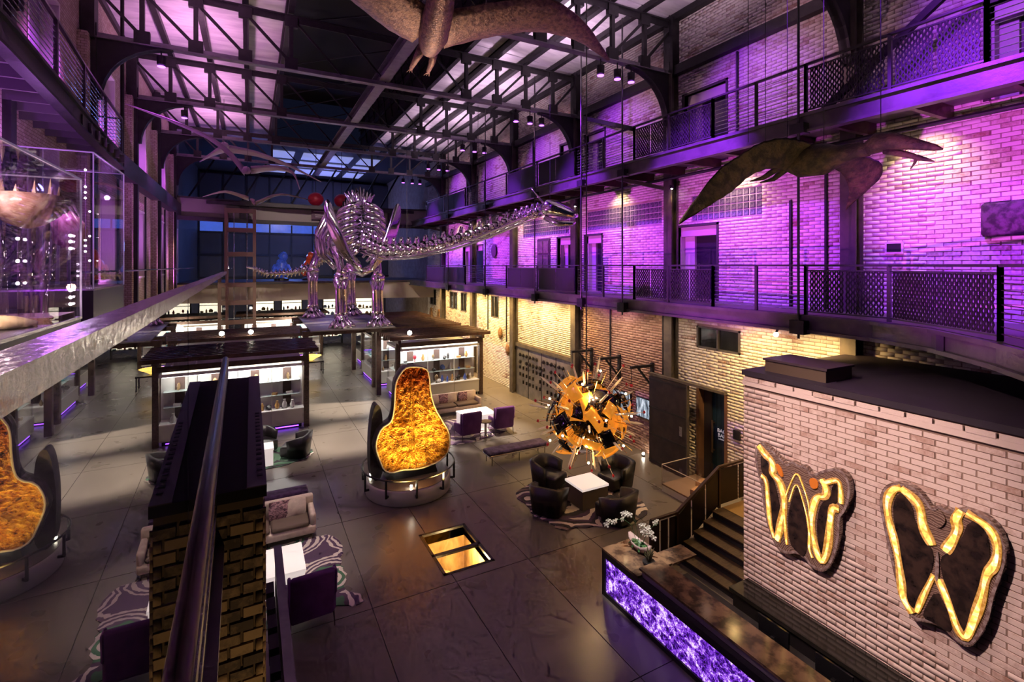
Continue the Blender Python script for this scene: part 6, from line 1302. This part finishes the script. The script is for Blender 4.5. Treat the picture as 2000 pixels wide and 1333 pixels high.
# ------------------------------------------------------------------ glass vitrines on the camera's gallery
def vitrine(label, x0, x1, y0, y1, z0, z1, base_z):
    v = thing('glass_vitrine', label, 'vitrine', ((x0+x1)/2, (y0+y1)/2, 5.62), 'glass vitrines on the near gallery')
    MB().box(x0, x1, y0, y1, 5.62, z0-.03).build('base', M('vitrine_black', (.016, .013, .014), .4) if 'vitrine_black' not in bpy.data.materials else bpy.data.materials['vitrine_black'], v); MB().box(x0-.01, x1+.01, y0-.01, y1+.01, z0-.03, z0).build('base_trim', SILV, v)
    for a in ((x0, x0+.015, y0, y1), (x1-.015, x1, y0, y1), (x0, x1, y0, y0+.015), (x0, x1, y1-.015, y1)): MB().box(a[0], a[1], a[2], a[3], z0, z1).build('glass_pane', ACRYL, v)
    MB().box(x0, x1, y0, y1, z1, z1+.015).build('glass_lid', ACRYL, v)
    EDG = M('glass_edge', (.6, .5, .65), .1, .3, e=(.8, .6, 1), es=.12) if 'glass_edge' not in bpy.data.materials else bpy.data.materials['glass_edge']
    for x in (x0, x1):
        for y in (y0, y1): MB().box(x-.009, x+.009, y-.009, y+.009, z0, z1).build('glass_edge', EDG, v)
    for p, q in (((x1, y0), (x1, y1)), ((x0, y0), (x1, y0)), ((x0, y1), (x1, y1))): MB().bar((p[0], p[1], z1), (q[0], q[1], z1), .018, .018).build('glass_edge', EDG, v)
    return v
vitrine('near glass vitrine with a crowned crystal specimen on clear rods above sand', -3.0, -1.78, 4.6, 7.56, 6.1, 7.72, 5.62)
vitrine('tall glass vitrine standing farther along the near gallery by the brick pilasters', -3.7, -2.4, 10.9, 13.2, 6.3, 8.65, 5.62)
cs = thing('crystal_specimen', 'pale crowned crystal specimen held up on clear rods in the near vitrine', 'specimen', (-2.13, 7.12, 6.1))
PINK = M('specimen_pink', (.62, .42, .34), .25, 0, (.35, .18, .14), 6, .6, 14); CLR = glass_mat('clear_rod', 1.5, (.95, .92, 1), .02, .12)
MB().lathe([(.04, -.1), (.16, -.05), (.28, .05), (.33, .16), (.30, .26), (.22, .2), (.15, .05)], (-2.13, 7.12, 7.2), 16).build('bowl', PINK, cs, True)
for k in range(12): a = k*PI/6; MB().lathe([(.035, 0), (.03, .1), (.001, .2+.05*(k % 3))], (-2.13+.27*math.cos(a), 7.12+.27*math.sin(a), 7.34), 6).build('crystal', PINK, cs)
for k in range(6): a = k*PI/3; MB().tube([(-2.13+.2*math.cos(a), 7.12+.2*math.sin(a), 6.14), (-2.13+.24*math.cos(a), 7.12+.24*math.sin(a), 7.2)], .02, 8).build('clear_rod', CLR, cs, True)
MB().box(-2.5, -1.82, 6.75, 7.5, 6.1, 6.16).build('plinth', M('plinth_rose', (.25, .12, .1), .5), cs)
tag(MB().sph((-2.14, 6.45, 6.10), .3, 14, 8, (1, 1.0, .4), .08).build('sand_mound', M('sand', (.62, .5, .34), .95, 0, (.5, .38, .24), 6, .6, 20), None, True), 'pale heap of sand on the floor of the near vitrine', 'sand')
fs2 = thing('fossil_figure', 'pinkish knobbly fossil skull on a rod in the tall vitrine', 'fossil', (-3.0, 12.0, 6.3)); MB().sph((-3.0, 12.0, 7.35), .28, 12, 8, (.9, 1, 1.2), .12).build('skull', PINK, fs2, True); MB().tube([(-3, 12, 6.3), (-3, 12, 7.1)], .03, 8).build('rod', SILV, fs2)
bl_ = MB().sph((0, 0, 0), .017, 8, 6).mesh('bulb', M('reflection_dot', (1, 1, 1), .3, e=(1, .86, .92), es=60))
for i, (x, y, zs) in enumerate(((-1.86, 7.5, (6.25, 6.33, 6.41, 6.9, 6.98, 7.05)), (-2.6, 11.3, (7.9, 8.0, 8.1, 6.95, 7.05, 7.15, 8.4)), (-2.2, 5.9, (6.55, 6.62, 6.72, 7.35)), (-2.9, 12.9, (6.8, 7.3, 7.8)), (-2.3, 7.45, (6.5, 6.75, 7.0)))):  # tiny glowing balls stand in for lamp-string reflections in the glass
    s_ = thing('reflected_light_row', ('vertical row of tiny white light reflections at the far corner of the near vitrine', 'vertical row of tiny white light reflections at the near face of the tall vitrine', 'vertical row of tiny white light reflections at the picture edge in the near vitrine', 'vertical row of tiny white light reflections deep inside the tall vitrine', 'vertical row of tiny white light reflections behind the crystal specimen')[i], 'lamp', (x, y, min(zs)), 'light reflections in the vitrines')
    MB().tube([(x, y, 6.12 if y < 9 else 6.31), (x, y, max(zs)+.05)], .004, 4).build('wire', SILV, s_)
    for z in zs: inst('bulb', bl_, s_, (x, y, z))

# ------------------------------------------------------------------ lit shelving beneath the bridge
for i, (x, y, s_) in enumerate(((-2.6, 44, 'behind the lift tower'), (.9, 45, 'next to the lift tower'), (3.0, 45, 'in the middle'), (6.2, 45, 'behind the dinosaur legs'), (8.6, 44, 'next to the gold-lit wall'))):
    f = thing('lit_shelving', 'tall back-lit shelving far under the cream bridge, '+s_, 'shelving', (x, y, 0), 'back-lit shelves at the far end')
    MB().box(x-.75, x+.75, y, y+.04, .6, 3.9).build('glowing_back', M('shelf_glow', (1, 1, 1), .5, e=(1, .9, .68), es=1.5, c2=(.3, .26, .2), ns=6) if 'shelf_glow' not in bpy.data.materials else bpy.data.materials['shelf_glow'], f)
    for q in (-.78, .78): MB().box(x+q-.04, x+q+.04, y-.4, y+.04, 0, 4).build('upright', BFR, f)
    for z in (.6, 1.2, 1.8, 2.4, 3.0, 3.6): MB().box(x-.75, x+.75, y-.38, y, z, z+.03).build('shelf', BFR, f)
    for z in (.63, 1.23, 1.83, 2.43, 3.03):
        for q in range(5): inst('ornament', spm_cache[list(spm_cache)[(q*3+int(z*10)+i) % len(spm_cache)]], f, (x-.6+.3*q, y-.2, z))

for nm, x, y, c, e, lab in (('blue_statue', 2.0, 40.2, (.08, .15, .8), (.08, .16, 1), 'blue-lit crystal statue on the far bridge beside the lift tower'), ('red_statue', 3.9, 40.2, (.5, .05, .02), (.8, .08, .02), 'orange-red statue on the far bridge behind the dinosaur tail')):
    t_ = thing(nm, lab, 'statue', (x, y, 5.6)); mt = M(nm, c, .3, 0, tuple(q*.4 for q in c), 5, e=e, es=.12)
    MB().lathe([(.5, 0), (.5, .15), (.3, .2)], (x, y, 5.6), 14).build('base', BFR, t_); MB().sph((x, y, 6.5), .55, 12, 8, (.9, .8, 1.25), .12).build('torso', mt, t_, True); MB().sph((x+.12, y-.1, 7.35), .33, 10, 7, (1, 1, 1.1), .12).build('head', mt, t_, True)
    for s_ in (-1, 1): MB().tube([(x+s_*.4, y, 6.7), (x+s_*.6, y-.2, 6.3), (x+s_*.35, y-.3, 5.95)], [.16, .13, .1], 7).build('arm', mt, t_, True)
